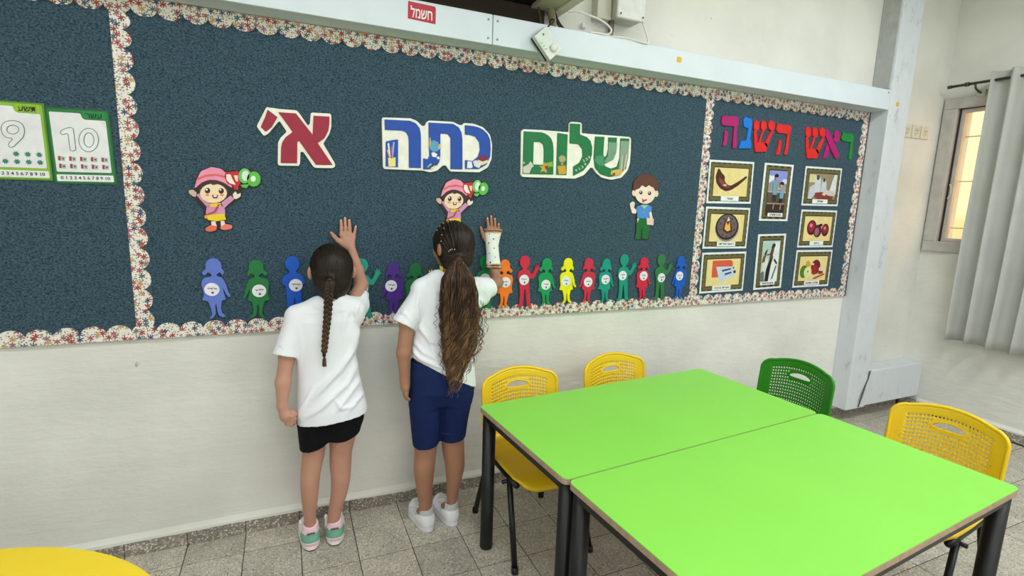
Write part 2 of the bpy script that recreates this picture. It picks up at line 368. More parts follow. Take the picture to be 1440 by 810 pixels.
# skirting
base = tag(box('baseboard_back', (LX, -.008, 0), (RX, 0, .062), M_GROUT), kind='structure')
bm = bmesh.new(); addbox(bm, (-(T-.002)/2, -.014, 0), ((T-.002)/2, 0, .064), .0015); bmesh.ops.recalc_face_normals(bm, faces=bm.faces)
sk = bpy.data.meshes.new('skirting_tile'); bm.to_mesh(sk); bm.free(); sk.materials.append(M_SKIRT)
for i in range(-3, 23):
    o = bpy.data.objects.new('skirting_tile', sk); COL.objects.link(o); o.parent = base; o.location = (TX0+T*(i+.5), random.uniform(-.001, 0), 0)
base = tag(box('baseboard_right', (RX-.008, FY, 0), (RX, -.02, .062), M_GROUT), kind='structure')
for i in range(0, 11):
    o = bpy.data.objects.new('skirting_tile', sk); COL.objects.link(o); o.parent = base; o.location = (RX+.0, -.02-T*(i+.5), 0); o.rotation_euler = (0, 0, -math.pi/2)
# ragged paint lapping over the skirting
def paintlap(name, n, f, parentm):
    bm = bmesh.new(); rows = []
    for i in range(n+1):
        t = i/n; z = .056+.007*mnoise.noise(Vector((t*30, 2, 0)))+.003*mnoise.noise(Vector((t*150, 5, 0)))
        rows.append([bm.verts.new(f(t, zz, dd)) for zz, dd in ((.084, .0004), (.0665, .0156), (z, .0162))])
    for a, b in zip(rows, rows[1:]):
        for q in (0, 1): bm.faces.new((a[q], b[q], b[q+1], a[q+1]))
    return bmobj(name, bm, M_WALL, parentm)
tag(paintlap('trim_1', 400, lambda t, z, k: (-2+6.73*t, -k, z), None), kind='structure')
tag(paintlap('trim_2', 200, lambda t, z, k: (RX-k, -.13-2.4*t, z), None), kind='structure')

# pillar, low box beside it and the long white beam
pil = tag(box('trim_3', (3.957, -.12, .085), (4.15, 0, CZ), M_SCUFF, bev=.004), kind='structure')
tag(box('trim_4', (4.135, -.128, .10), (RX, 0, .345), M_SCUFF, bev=.006), kind='structure')
# diagonal crack where the box meets the pillar
bm = bmesh.new(); cp = [(4.075, .098), (4.085, .14), (4.10, .19), (4.115, .24), (4.135, .29), (4.146, .345)]
for i, (a, b) in enumerate(cp):
    wv = .008+.006*abs(math.sin(i*2.3))
    cp[i] = (bm.verts.new((a-wv, -.1292, b)), bm.verts.new((a+wv*.7, -.1292, b)))
for a, b in zip(cp, cp[1:]): bm.faces.new((a[0], a[1], b[1], b[0]))
# patched plaster where the pillar joins the box, with the dark crack on it
prism('filler', [[(4.07, .10), (4.14, .10), (4.16, .345), (4.125, .30)]], -.1285, -.119, M_SCUFF, pil)
bmobj('crack', bm, mat((92, 88, 84), .9, var=.3, vs=90), pil)
# conduit strip running up the pillar's shaded side above the beam
box('conduit', (3.950, -.105, 2.125), (3.958, -.012, CZ), mat((176, 178, 176), .6, var=.1, vs=20, bump=.4, bs=60), pil)
tag(prism('sticker', [rnd([(4.018, 2.026), (4.042, 2.026), (4.042, 2.050), (4.018, 2.050)], .002)], -.1212, -.1202, mat((226, 178, 30), .5)), 'small yellow square sticker on the white pillar', 'sticker')

beam = empty('cable_trunking', (1, -.06, 2.0), label='long white metal trunking beam running above the felt board', cat='trunking')
def rel(o):
    """children are built in world coordinates; keep them there under a parent that has been moved"""
    if o.parent:
        pm = Matrix.Translation(o.parent.location) @ Matrix.Rotation(o.parent.rotation_euler.z, 4, 'Z')
        o.matrix_parent_inverse = pm.inverted()
    return o
SEAM = 1.392
for a, b in ((-2.2, SEAM-.0015), (SEAM+.0015, 3.953)):
    rel(box('cover_panel', (a, -.12, 1.998), (b, -.001, 2.112), M_METALW, beam, .003))
for x, z in ((SEAM-.02, 2.09), (SEAM+.02, 2.09), (SEAM-.02, 2.02), (SEAM+.02, 2.02), (3.93, 2.095)):
    rel(disc('screw', (x, z), .0045, -.1225, -.119, mat((140, 142, 140), .4, metal=.6), beam, n=10))
st = empty('warning_sticker', (1.10, -.121, 2.07), label='red rectangular sticker with white Hebrew lettering on the white beam', cat='sticker')
P = [W(573.5, 13.5, -.1205), W(610.5, 20, -.1205), W(610, 40.5, -.1205), W(574, 34.5, -.1205)]
c = sum(P)/4; rel(prism('sheet', [[(1.0485, 2.0415), (1.1555, 2.0375), (1.1565, 2.094), (1.152, 2.100), (1.050, 2.1025)]], -.1212, -.1202, mat((186, 32, 52), .4), st))
rel(text('lettering', 'חשמל', .052, mat((240, 240, 240), .5), st, 1.102, 2.064, -.1216, bold=.0008, rtl=True, width=.083))
q = W(955, 84, -.12); tag(prism('sticker', [rnd([(q[0]-.014, q[2]-.012), (q[0]+.014, q[2]-.012), (q[0]+.014, q[2]+.012), (q[0]-.014, q[2]+.012)], .002)], -.1212, -.1202, mat((232, 180, 30), .5)), 'small yellow square sticker on the white beam', 'sticker')

# ------------------------------------------------------------------ felt board with its scalloped borders
BZ0, BZ1 = .846, 1.9965
board = empty('bulletin_board', (1, 0, .85), label='wide blue-grey felt bulletin board with floral scalloped borders', cat='bulletin board')
BX0 = -2.2; BX1 = 3.953
rel(box('felt_panel', (BX0, -.012, BZ0), (BX1, -.0005, BZ1), M_FELT, board))
FB = -.012
def scallop(length, base, amp, per=.0737, n=10):
    """outline along +u, flat edge at v=0"""
    k = max(1, round(length/per)); per = length/k; pts = [(0, 0), (length, 0)]
    for i in range(k-1, -1, -1):
        for j in range(n+1):
            a = math.pi*j/n; pts.append((i*per+per/2+per/2*math.cos(a), base+amp*math.sin(a)))
    return pts
def border(x, z, dx, dz, nx, nz, length, base=.026, amp=.030, y=0):
    s = 0
    while s < length-.05:
        l = min(.0737*13, length-s); pts = [(x+dx*(s+u)+nx*v, z+dz*(s+u)+nz*v) for u, v in scallop(l, base, amp)]
        rel(prism('scalloped_border', [pts], FB-.0022-y, FB-.0002, M_FLORAL, board)); s += l
border(BX0, .842, 1, 0, 0, 1, BX1-BX0, y=.0008)
border(BX0, 1.996, 1, 0, 0, -1, BX1-BX0, .030, .028, y=.0008)
border(.099, .875, 0, 1, 1, 0, 1.07, .026, .030)
border(2.634, .875, 0, 1, 1, 0, 1.075, .026, .030)
border(3.946, .845, 0, 1, -1, 0, 1.15, .026, .030, y=.0014)
rel(box('edge_strip', (3.946, -.0155, .845), (3.956, -.0005, 1.9965), mat((40, 42, 44), .7), board))

# ------------------------------------------------------------------ lettering on the board
def cv(org, sc, y=FB):
    def f(pts, r=0):
        if r: pts = rnd(pts, r)
        out = []
        for a, b in pts:
            q = W(org[0]+a/sc, org[1]+b/sc, y); out.append((q[0], q[2]))
        return out
    return f
def center(pts):
    return (sum(p[0] for p in pts)/len(pts), FB, sum(p[1] for p in pts)/len(pts))
WHT = mat((244, 242, 228), .5)
def plaque(label, conv, outline, letters, colr, extra=()):
    o = conv(outline, 14); e = empty('foam_word_sign', center(o), label=label, cat='sign', group=None)
    rel(prism('backing', [o], FB-.009, FB-.0005, WHT, e, .0012))
    for lp in letters:
        loops = [conv(l, 5) for l in (lp if isinstance(lp[0][0], (tuple, list)) else [lp])]
        rel(prism('letter', loops, FB-.0135, FB-.0088, colr, e, .0012))
    for nm, pts, c, h in extra: rel(prism(nm, [conv(pts, 3)], FB-.0142-h*.0006, FB-.0134, mat(c, .5), e))
    return e
c1 = cv((350, 140), 7.715)
plaque('cream-edged sign with dark red aleph and apostrophe mark', c1, [(190, 85), (330, 105), (515, 120), (545, 150), (640, 285), (660, 265), (670, 150), (690, 145), (880, 155), (893, 175), (893, 300), (870, 380), (805, 480), (935, 700), (930, 735), (900, 747), (715, 742), (695, 725), (590, 570), (560, 570), (553, 700), (540, 722), (325, 718), (313, 700), (315, 470), (340, 420), (410, 350), (335, 240), (320, 245), (215, 370), (175, 395), (155, 390), (88, 300), (90, 280)],
       [[(205, 115), (310, 195), (250, 300), (185, 352), (130, 300), (175, 200)],
        [(320, 142), (510, 155), (690, 385), (700, 180), (872, 190), (870, 270), (860, 340), (820, 420), (745, 475), (905, 710), (725, 708), (545, 450), (525, 460), (522, 692), (345, 688), (350, 520), (365, 460), (400, 410), (475, 355)]], mat((158, 30, 56), .45))
c2 = cv((530, 150), 8.1)
sk_, wh_ = (120, 180, 220), (236, 238, 240)
plaque('white sign with blue letters kaf, tav and he', c2, [(60, 125), (380, 135), (450, 165), (500, 215), (525, 225), (550, 210), (555, 180), (590, 160), (860, 175), (920, 205), (950, 215), (975, 205), (985, 188), (1090, 195), (1200, 235), (1280, 320), (1305, 430), (1300, 590), (1260, 690), (1160, 750), (830, 740), (805, 710), (780, 670), (740, 675), (680, 730), (600, 750), (520, 730), (80, 712), (65, 690), (52, 150)],
       [[(82, 150), (370, 165), (440, 195), (480, 250), (492, 310), (495, 380), (495, 700), (358, 695), (356, 390), (350, 340), (325, 295), (280, 275), (85, 268)],
        [(95, 400), (160, 385), (235, 375), (235, 690), (95, 680)],
        [(580, 185), (860, 200), (925, 240), (955, 300), (965, 380), (965, 715), (830, 712), (830, 360), (800, 318), (760, 310), (715, 310), (715, 560), (700, 640), (650, 690), (580, 715), (520, 715), (520, 590), (570, 600), (590, 560), (585, 470)],
        [(993, 215), (1090, 225), (1150, 240), (1200, 265), (1250, 315), (1280, 380), (1285, 480), (1280, 570), (1240, 660), (1150, 712), (995, 710), (995, 610), (1080, 620), (1140, 570), (1162, 500), (1155, 410), (1110, 345), (1050, 325), (993, 322)]], mat((18, 74, 172), .4),
       [('pencil_cup_print', [(120, 585), (205, 580), (205, 683), (125, 685)], (236, 226, 140), 0), ('pencil_print', [(115, 420), (132, 420), (150, 590), (135, 590)], wh_, 0), ('pencil_print', [(178, 405), (195, 410), (175, 590), (160, 590)], (150, 190, 230), 0),
        ('pencil_print', [(150, 455), (165, 450), (170, 590), (150, 590)], (190, 90, 80), 1), ('pencil_print', [(105, 500), (118, 490), (150, 590), (135, 590)], (220, 180, 150), 1),
        ('globe_print', [(600, 400), (640, 385), (690, 410), (700, 460), (680, 510), (630, 520), (590, 480)], (90, 160, 190), 0), ('globe_print', [(590, 360), (600, 355), (605, 400), (595, 470), (585, 440)], (210, 180, 90), 1), ('globe_print', [(695, 430), (715, 430), (712, 470), (690, 500)], (220, 190, 100), 1),
        ('dice_print', [(610, 530), (640, 520), (680, 545), (660, 580), (620, 570)], wh_, 1), ('dice_print', [(665, 575), (700, 570), (705, 595), (685, 605)], wh_, 1),
        ('book_print', [(545, 700), (650, 640), (690, 660), (600, 712)], (60, 60, 110), 0), ('book_print', [(560, 690), (600, 650), (620, 655), (575, 695)], (150, 200, 180), 1), ('book_print', [(600, 702), (650, 670), (665, 675), (620, 708)], (226, 230, 200), 1),
        ('book_print', [(1020, 625), (1065, 625), (1080, 690), (1060, 702), (1015, 700)], wh_, 0), ('book_print', [(1080, 625), (1120, 610), (1180, 660), (1150, 702), (1100, 680)], (228, 226, 220), 0), ('book_print', [(1150, 560), (1240, 560), (1250, 600), (1195, 625), (1130, 600)], (130, 36, 70), 0), ('book_print', [(1135, 605), (1190, 628), (1250, 608), (1250, 640), (1190, 668), (1140, 640)], (226, 216, 170), 1)])
c3 = cv((720, 160), 8)
plaque('white sign with green letters shin, lamed, vav and final mem', c3, [(120, 175), (330, 185), (630, 210), (635, 110), (655, 92), (760, 100), (775, 115), (775, 220), (860, 228), (1310, 262), (1328, 280), (1325, 420), (1315, 560), (1290, 640), (1220, 720), (1110, 745), (1000, 720), (930, 660), (900, 610), (875, 605), (800, 690), (700, 732), (110, 712), (90, 690), (95, 200)],
       [[[(120, 200), (320, 212), (360, 225), (400, 250), (430, 285), (448, 340), (455, 420), (450, 685), (108, 675)], [(232, 320), (300, 318), (335, 345), (345, 400), (345, 578), (225, 570)]],
        [(498, 218), (612, 235), (600, 690), (485, 685)],
        [(640, 112), (755, 118), (750, 235), (830, 265), (870, 310), (888, 380), (885, 460), (860, 550), (790, 640), (675, 700), (675, 595), (745, 550), (780, 480), (775, 400), (735, 345), (635, 335)],
        [(920, 258), (1025, 262), (1012, 460), (1025, 490), (1050, 470), (1068, 400), (1070, 268), (1165, 272), (1155, 440), (1120, 520), (1050, 555), (1020, 565), (1035, 592), (1100, 618), (1165, 595), (1195, 500), (1205, 278), (1305, 282), (1290, 500), (1265, 620), (1190, 695), (1080, 712), (980, 680), (920, 610), (905, 500)]], mat((12, 116, 64), .4),
       [('hand_print', [(110, 600), (170, 570), (195, 535), (230, 590), (205, 610), (180, 672), (112, 668)], (206, 204, 190), 0), ('hand_print', [(108, 545), (125, 540), (130, 560), (112, 570)], (200, 190, 130), 0),
        ('star_print', [(345, 545), (362, 590), (405, 600), (370, 625), (375, 672), (340, 645), (300, 660), (322, 615), (290, 590), (330, 588)], (206, 168, 70), 1), ('ribbon_print', [(345, 560), (440, 540), (445, 600), (350, 585)], (130, 170, 60), 0), ('fruit_print', [(350, 590), (390, 590), (395, 625), (360, 625)], (150, 40, 40), 2),
        ('trophy_print', [(510, 490), (540, 468), (580, 480), (590, 520), (560, 555), (520, 545)], (170, 165, 120), 0), ('trophy_print', [(495, 590), (585, 580), (595, 680), (510, 680)], (204, 160, 50), 0), ('trophy_print', [(535, 545), (560, 545), (560, 590), (535, 590)], (190, 150, 60), 0),
        ('faded_print', [(1070, 320), (1165, 330), (1155, 440), (1120, 520), (1050, 555), (1020, 545), (1060, 480)], (116, 158, 130), 0), ('faded_print', [(1205, 310), (1303, 310), (1288, 500), (1265, 600), (1180, 640), (1195, 500)], (136, 164, 140), 0), ('faded_print', [(925, 480), (1010, 470), (1020, 560), (1030, 590), (960, 580), (915, 530)], (70, 142, 104), 0),  # faded, lighter green areas on the shin
        ('pencil_print', [(1220, 470), (1228, 470), (1215, 640), (1205, 640)], (216, 210, 190), 1), ('pencil_print', [(1245, 460), (1252, 460), (1230, 640), (1220, 640)], (170, 130, 120), 1), ('pencil_print', [(1268, 455), (1275, 458), (1245, 640), (1236, 640)], (216, 210, 190), 1),
        ('palette_print', [(1100, 640), (1180, 625), (1230, 645), (1200, 690), (1130, 702), (1090, 680)], (214, 176, 90), 1), ('palette_print', [(1110, 670), (1140, 665), (1140, 695), (1115, 700)], (120, 70, 50), 2)])
e = bpy.data.objects['foam_word_sign.002']
for ch, (a, b), an in (('ד', (705, 640), .5), ('ג', (740, 620), .5), ('ב', (775, 598), .6), ('א', (808, 568), .7), ('ג', (790, 530), .6), ('ב', (822, 512), .6), ('א', (850, 490), .8)):
    q = W(720+a/8, 160+b/8, FB); rel(text('alphabet_print', ch, .018, mat((230, 230, 200), .5), e, q[0], q[2], FB-.0142, ang=an, bold=.0004))

c4 = cv((1000, 150), 6.857)
def fletter(label, shapes, colr, r=8):
    s = [c4(x, r) for x in shapes]; e = prisms('foam_letter', [[x] for x in s], FB-.009, FB-.0005, colr, None, .0016)
    c = center(s[0])
    for v in e.data.vertices: v.co -= Vector(c)
    e.location = c; return tag(e, label, 'letter', 'coloured foam letters heading the right panel')
MAG, BLU, RED, GRN = mat((178, 22, 112), .4), mat((10, 122, 222), .4), mat((222, 38, 40), .4), mat((14, 134, 56), .4)
fletter('magenta foam Hebrew letter he, leftmost of the heading', [[(112, 78), (125, 95), (235, 95), (255, 115), (252, 170), (240, 195), (100, 182), (88, 150), (95, 105)], [(212, 185), (238, 190), (236, 385), (225, 405), (195, 398)], [(120, 235), (150, 235), (150, 300), (140, 365), (115, 382), (98, 372), (115, 320)]], MAG)
fletter('blue foam Hebrew letter nun in the heading', [[(320, 95), (345, 112), (378, 115), (388, 150), (365, 320), (378, 345), (375, 405), (258, 405), (275, 335), (330, 325), (348, 212), (305, 195), (300, 130)]], BLU)
def shin(dx, dy): return [[(a+dx, b+dy) for a, b in s] for s in ([(420, 125), (455, 152), (455, 215), (425, 240), (400, 215), (402, 155)], [(490, 130), (525, 155), (525, 215), (500, 240), (470, 215), (470, 160)], [(568, 130), (606, 160), (600, 215), (580, 240), (545, 215), (540, 160)], [(400, 330), (420, 345), (520, 345), (535, 370), (520, 437), (415, 437)], [(404, 225), (428, 235), (436, 350), (402, 350)], [(482, 230), (500, 232), (462, 355), (444, 350)], [(572, 230), (595, 232), (528, 400), (500, 360)])]
fletter('red foam Hebrew letter shin between the blue nun and the red he', shin(0, 0), RED)
fletter('red foam Hebrew letter he in the middle of the heading', [[(640, 160), (655, 172), (748, 178), (765, 205), (750, 270), (638, 255), (618, 230), (622, 185)], [(725, 262), (748, 268), (735, 400), (722, 462), (690, 464), (708, 400)], [(645, 318), (668, 325), (662, 400), (650, 465), (610, 464), (632, 400)]], RED)
fletter('red foam Hebrew letter shin touching the magenta aleph', [[(x*.95+520, y+55+x*.02) for x, y in s] for s in shin(0, 0)], RED)
fletter('magenta foam Hebrew letter aleph near the right end of the heading', [[(1097, 215), (1128, 235), (1225, 470), (1215, 495), (1187, 503), (1150, 430), (1095, 290)], [(1105, 345), (1130, 400), (1118, 480), (1090, 503), (1065, 500), (1085, 440)], [(1190, 228), (1215, 238), (1240, 265), (1222, 330), (1192, 350), (1165, 325), (1180, 300), (1172, 270)]], MAG)
fletter('green foam Hebrew letter resh, rightmost of the heading', [[(1258, 245), (1272, 258), (1345, 262), (1365, 285), (1345, 508), (1315, 508), (1335, 345), (1255, 330), (1242, 305), (1255, 280)]], GRN)

# ------------------------------------------------------------------ number cards
def quad_rect(q):
    P = [W(a, b, FB) for a, b in q]; P = [np.array((p[0], p[2])) for p in P]; c = sum(P)/4
    wv = (P[1]-P[0]+P[2]-P[3])/2; hv = (P[0]-P[3]+P[1]-P[2])/2; ang = math.atan2(wv[1], wv[0])
    return c, np.linalg.norm(wv), np.linalg.norm(hv), ang
def mapper(c, w_, h_, ang):
    ca, sa = math.cos(ang), math.sin(ang)
    return lambda u, v: (c[0]+(u-.5)*w_*ca-(v-.5)*h_*sa, c[1]+(u-.5)*w_*sa+(v-.5)*h_*ca)
def number_card(label, c, w_, h_, ang, main, edge, tabc, num, word, sym):
    mp = mapper(c, w_, h_, ang); e = empty('number_card', (c[0], FB, c[1]), label=label, cat='card', group='number cards on the left panel')
    def P(nm, pts, k, m, r=0): rel(prism(nm, [[mp(*p) for p in (rnd(pts, r) if r else pts)]], FB-.003-k*.0004, FB-.0025-k*.0004+.0003, m, e))
    rel(prism('card', [[mp(*p) for p in ((0, 0), (1, 0), (1, 1), (0, 1))]], FB-.003, FB-.0003, mat(main, .35), e))
    P('border_band', [(.03, .02), (.97, .02), (.97, .98), (.03, .98)], 1, mat(edge, .35), .03)
    P('panel', [(.06, .16), (.93, .16), (.93, .86), (.60, .86), (.56, .88), (.54, .94), (.06, .94)], 2, mat((232, 234, 236), .35), .02)
    P('number_strip', [(.05, .035), (.95, .035), (.95, .125), (.05, .125)], 2, mat((236, 238, 238), .35), .015)
    P('tab', [(.58, .88), (.93, .88), (.93, .97), (.56, .97)], 2, mat(tabc, .35), .02)
    ink = mat((70, 110, 84), .5); blk = mat((40, 44, 44), .5)
    cn = cv((0, 130), 5.783)
    NUM = {'1': [[(492, 322), (505, 305), (560, 284), (590, 286), (604, 300), (624, 462), (612, 478), (590, 480), (572, 470), (555, 335), (515, 348), (496, 340)]],
           '0': [[(725+83*math.cos(t), 388+98*math.sin(t)) for t in [2*math.pi*q/28 for q in range(28)]], [(727+38*math.cos(t), 388+57*math.sin(t)) for t in [2*math.pi*q/24 for q in range(24)]]],
           '9': [[(205, 290), (208, 330), (195, 370), (118, 445), (95, 452), (72, 440), (72, 415), (108, 376), (60, 372), (25, 345), (10, 300), (18, 262), (50, 235), (100, 226), (155, 235), (190, 258)], [(110+46*math.cos(t), 303+34*math.sin(t)) for t in [2*math.pi*q/20 for q in range(20)]]]}
    for ch in num:
        L0 = [cn(l, 12) for l in NUM[ch]]
        rel(prism('numeral_'+{'1': 'one', '0': 'zero', '9': 'nine'}[ch], L0, FB-.0046, FB-.0036, ink, e))
        G0 = []
        for q, l in enumerate(L0):  # inner fill: the outline pulled in by the line width
            n0 = len(l); area_ = sum(l[i][0]*l[(i+1) % n0][1]-l[(i+1) % n0][0]*l[i][1] for i in range(n0)); sg = (1 if area_ > 0 else -1)*(1 if q == 0 else -1); o0 = []
            for i in range(n0):
                ax_, az_ = l[(i+1) % n0][0]-l[i-1][0], l[(i+1) % n0][1]-l[i-1][1]; ln_ = math.hypot(ax_, az_) or 1; o0.append((l[i][0]-az_/ln_*.0019*sg, l[i][1]+ax_/ln_*.0019*sg))
            G0.append(o0)
        rel(prism('numeral_fill', G0, FB-.0049, FB-.0040, mat((232, 234, 236), .35), e))
    a = mp(.75, .915); rel(text('word', word, .024, blk, e, a[0], a[1], FB-.0048, ang, .0003, rtl=True))
    a = mp(.5, .08); rel(text('digits', '0 1 2 3 4 5 6 7 8 9 10', .014, blk, e, a[0], a[1], FB-.0044, ang, .0002, width=w_*.78))
    k = 0
    for vv in (.335, .235):
        for i in range(5):
            if sym == 'star' and vv > .3 and i < 2: continue
            u = .16+i*.17; a = mp(u, vv)
            if sym == 'star':
                pts = [(a[0]+(.0095 if j % 2 else .0055)*math.cos(j*math.pi/8), a[1]+(.0095 if j % 2 else .0055)*math.sin(j*math.pi/8)) for j in range(16)]
                rel(prism('flower_print', [pts], FB-.0044, FB-.0036, mat((60, 130, 110), .5), e))
            else:
                x, z = a; rel(prism('box_print', [[(x-.009, z-.006), (x+.008, z-.008), (x+.009, z+.006), (x-.008, z+.008)]], FB-.0044, FB-.0036, mat((168, 190, 176), .5), e))
                rel(prism('box_side_print', [[(x-.009, z-.006), (x-.003, z-.007), (x-.002, z+.007), (x-.008, z+.008)]], FB-.0048, FB-.0042, mat((176, 50, 66), .5), e))
                rel(disc('dot_print', (x+.004, z), .0025, FB-.005, FB-.0042, mat((50, 60, 60), .5), e, n=8))
    return e
c, w_, h_, a_ = quad_rect([(64, 149.9), (153.9, 155.9), (165.1, 259.7), (76, 258.3)])
number_card('dark green card with the numeral 10 and rows of boxes', c, w_, h_, a_, (22, 98, 52), (40, 124, 62), (24, 140, 66), '10', 'עשר', 'box')
number_card('light green card with the numeral 9 and rows of flowers', (c[0]-w_*1.01, c[1]+.006), w_, h_, a_-.01, (86, 140, 40), (142, 186, 60), (150, 196, 40), '9', 'תשע', 'star')

# ------------------------------------------------------------------ picture cards
OLV, OLD, PAN = mat((106, 98, 58), .4, var=.15, vs=60), mat((44, 42, 26), .5), mat((232, 214, 146), .35)
def ell(u, v, a, b, n=20, t0=0, t1=2*math.pi): return [(u+a*math.cos(t0+(t1-t0)*k/n), v+b*math.sin(t0+(t1-t0)*k/n)) for k in range(n+(0 if t1-t0 > 6.2 else 1))]
def pic_card(label, quad, cap, art, bgc=None, capx=.5, capw=.4, place=None):
    c, w_, h_, ang = quad_rect(quad); mp = mapper(c, w_, h_, ang)
    e = empty('picture_card', (c[0], FB, c[1]), label=label, cat='card', group='holiday picture cards on the right panel')
    def P(nm, pts, k, m): rel(prism(nm, [[mp(*p) for p in pts]], FB-.005-k*.0004, FB-.005-k*.0004+.0006, m, e))
    rel(prism('card', [[mp(*p) for p in ((0, 0), (1, 0), (1, 1), (0, 1))]], FB-.005, FB-.0033, mat((228, 236, 236), .3), e))
    tall = h_ > w_; fu, fv = (.07, .035) if tall else (.035, .05)
    P('frame_print', [(fu, fv), (1-fu, fv), (1-fu, 1-fv), (fu, 1-fv)], 1, OLV)
    bm = bmesh.new(); nu = 4 if tall else 8; nv = 10 if tall else 6
    for i in range(nu):
        u = fu+(1-2*fu)*(i+.5)/nu; du = (1-2*fu)/nu*.32
        for v0, s in ((fv, 1), (1-fv, -1)): addprism(bm, [[mp(u-du, v0), mp(u+du, v0), mp(u+du*.6, v0+s*.03), mp(u-du*.6, v0+s*.03)]], FB-.0060, FB-.0052)
    for i in range(nv):
        v = fv+(1-2*fv)*(i+.5)/nv; dv = (1-2*fv)/nv*.32
        for u0, s in ((fu, 1), (1-fu, -1)): addprism(bm, [[mp(u0, v-dv), mp(u0, v+dv), mp(u0+s*.02, v+dv*.6), mp(u0+s*.02, v-dv*.6)]], FB-.0060, FB-.0052)
    rel(bmobj('frame_dash', bm, OLD, e))
    iu, iv = (.19, .12) if tall else (.12, .17); P('frame_line', [(iu-.012, iv-.02), (1-iu+.012, iv-.02), (1-iu+.012, 1-iv+.02), (iu-.012, 1-iv+.02)], 2, OLD)
    P('picture', [(iu, iv), (1-iu, iv), (1-iu, 1-iv), (iu, 1-iv)], 3, mat(bgc, .35) if bgc else PAN)
    for i, (nm, pts, cc) in enumerate(art): P(nm, pts, 4+i*.7, mat(cc, .4))
    z = .115 if not tall else .11; hh = .055 if not tall else .032; top = 4+len(art)*.7+1
    P('caption_strip', [(capx-capw/2, z-hh), (capx+capw/2, z-hh), (capx+capw/2, z+hh), (capx-capw/2, z+hh)], top, mat((236, 240, 240), .35))
    a = mp(capx, z); rel(text('caption', cap, .016 if not tall else .0145, mat((40, 40, 44), .5), e, a[0], a[1], FB-.005-(top+1)*.0004-.0004, ang, .0002, rtl=True, width=capw*w_*(.8 if len(cap) > 6 else .36)))
    return e
horn = [(.19, .80), (.15, .62), (.18, .47), (.27, .35), (.40, .285), (.52, .32), (.66, .42), (.84, .60), (.86, .63), (.845, .66), (.82, .65), (.66, .52), (.50, .42), (.43, .44), (.37, .50), (.35, .56), (.36, .62), (.33, .66), (.28, .71), (.245, .77), (.22, .81)]
pic_card('yellow picture card showing a brown curved ram horn', [(997.3, 224.4), (1060, 228), (1054.4, 286.6), (992.2, 285.8)], 'שופר', [('horn_print', rnd(horn, .03), (74, 34, 26)), ('horn_sheen_print', rnd([(.22, .6), (.24, .5), (.32, .40), (.44, .36), (.50, .38), (.38, .46), (.30, .56)], .03), (136, 70, 52)), ('highlight_print', ell(.37, .43, .045, .022, 12), (226, 186, 176))])
foods = []
rr = random.Random(4)
for i in range(10):
    a = i*.63+.3; foods.append(('food_print', ell(.5+.165*math.cos(a), .53+.24*math.sin(a), .015, .024, 8), [(60, 40, 30), (50, 60, 50), (120, 50, 40)][i % 3]))
pic_card('yellow picture card showing a round dark plate of food', [(992.1, 290.5), (1054.2, 292.3), (1048.2, 349.3), (987, 349.5)], 'ראש של דג', [('plate_rim_print', ell(.505, .50, .27, .33), (150, 140, 136)), ('plate_print', ell(.5, .53, .26, .32), (34, 26, 26)), ('plate_print', ell(.5, .54, .225, .28), (110, 92, 96))]+foods+[('food_print', [(.40, .46), (.44, .70), (.53, .76), (.58, .60), (.62, .40), (.5, .38)], (92, 42, 22)), ('food_print', [(.43, .48), (.46, .66), (.50, .56), (.54, .66), (.57, .45), (.5, .42)], (232, 180, 90)), ('food_print', [(.47, .66), (.5, .78), (.54, .68)], (214, 214, 214))], capw=.42)
pic_card('yellow picture card showing a greeting card over a red envelope', [(986.3, 355.4), (1048.4, 353.5), (1043.8, 408.4), (982.9, 412.6)], 'אגרת ברכה', [('envelope_print', [(.24, .38), (.24, .80), (.66, .80), (.70, .74), (.70, .45), (.4, .38)], (214, 92, 64)), ('letter_print', [(.33, .64), (.72, .64), (.80, .46), (.80, .42), (.43, .24)], (196, 214, 232)), ('writing_print', [(.46, .56), (.66, .60), (.67, .56), (.47, .51)], (60, 80, 130)), ('writing_print', [(.53, .47), (.68, .51), (.69, .47), (.54, .42)], (60, 80, 130)), ('dot_print', ell(.755, .50, .028, .04, 10), (30, 30, 40)), ('dot_print', ell(.72, .60, .016, .024, 8), (30, 50, 50))], capx=.48, capw=.42)
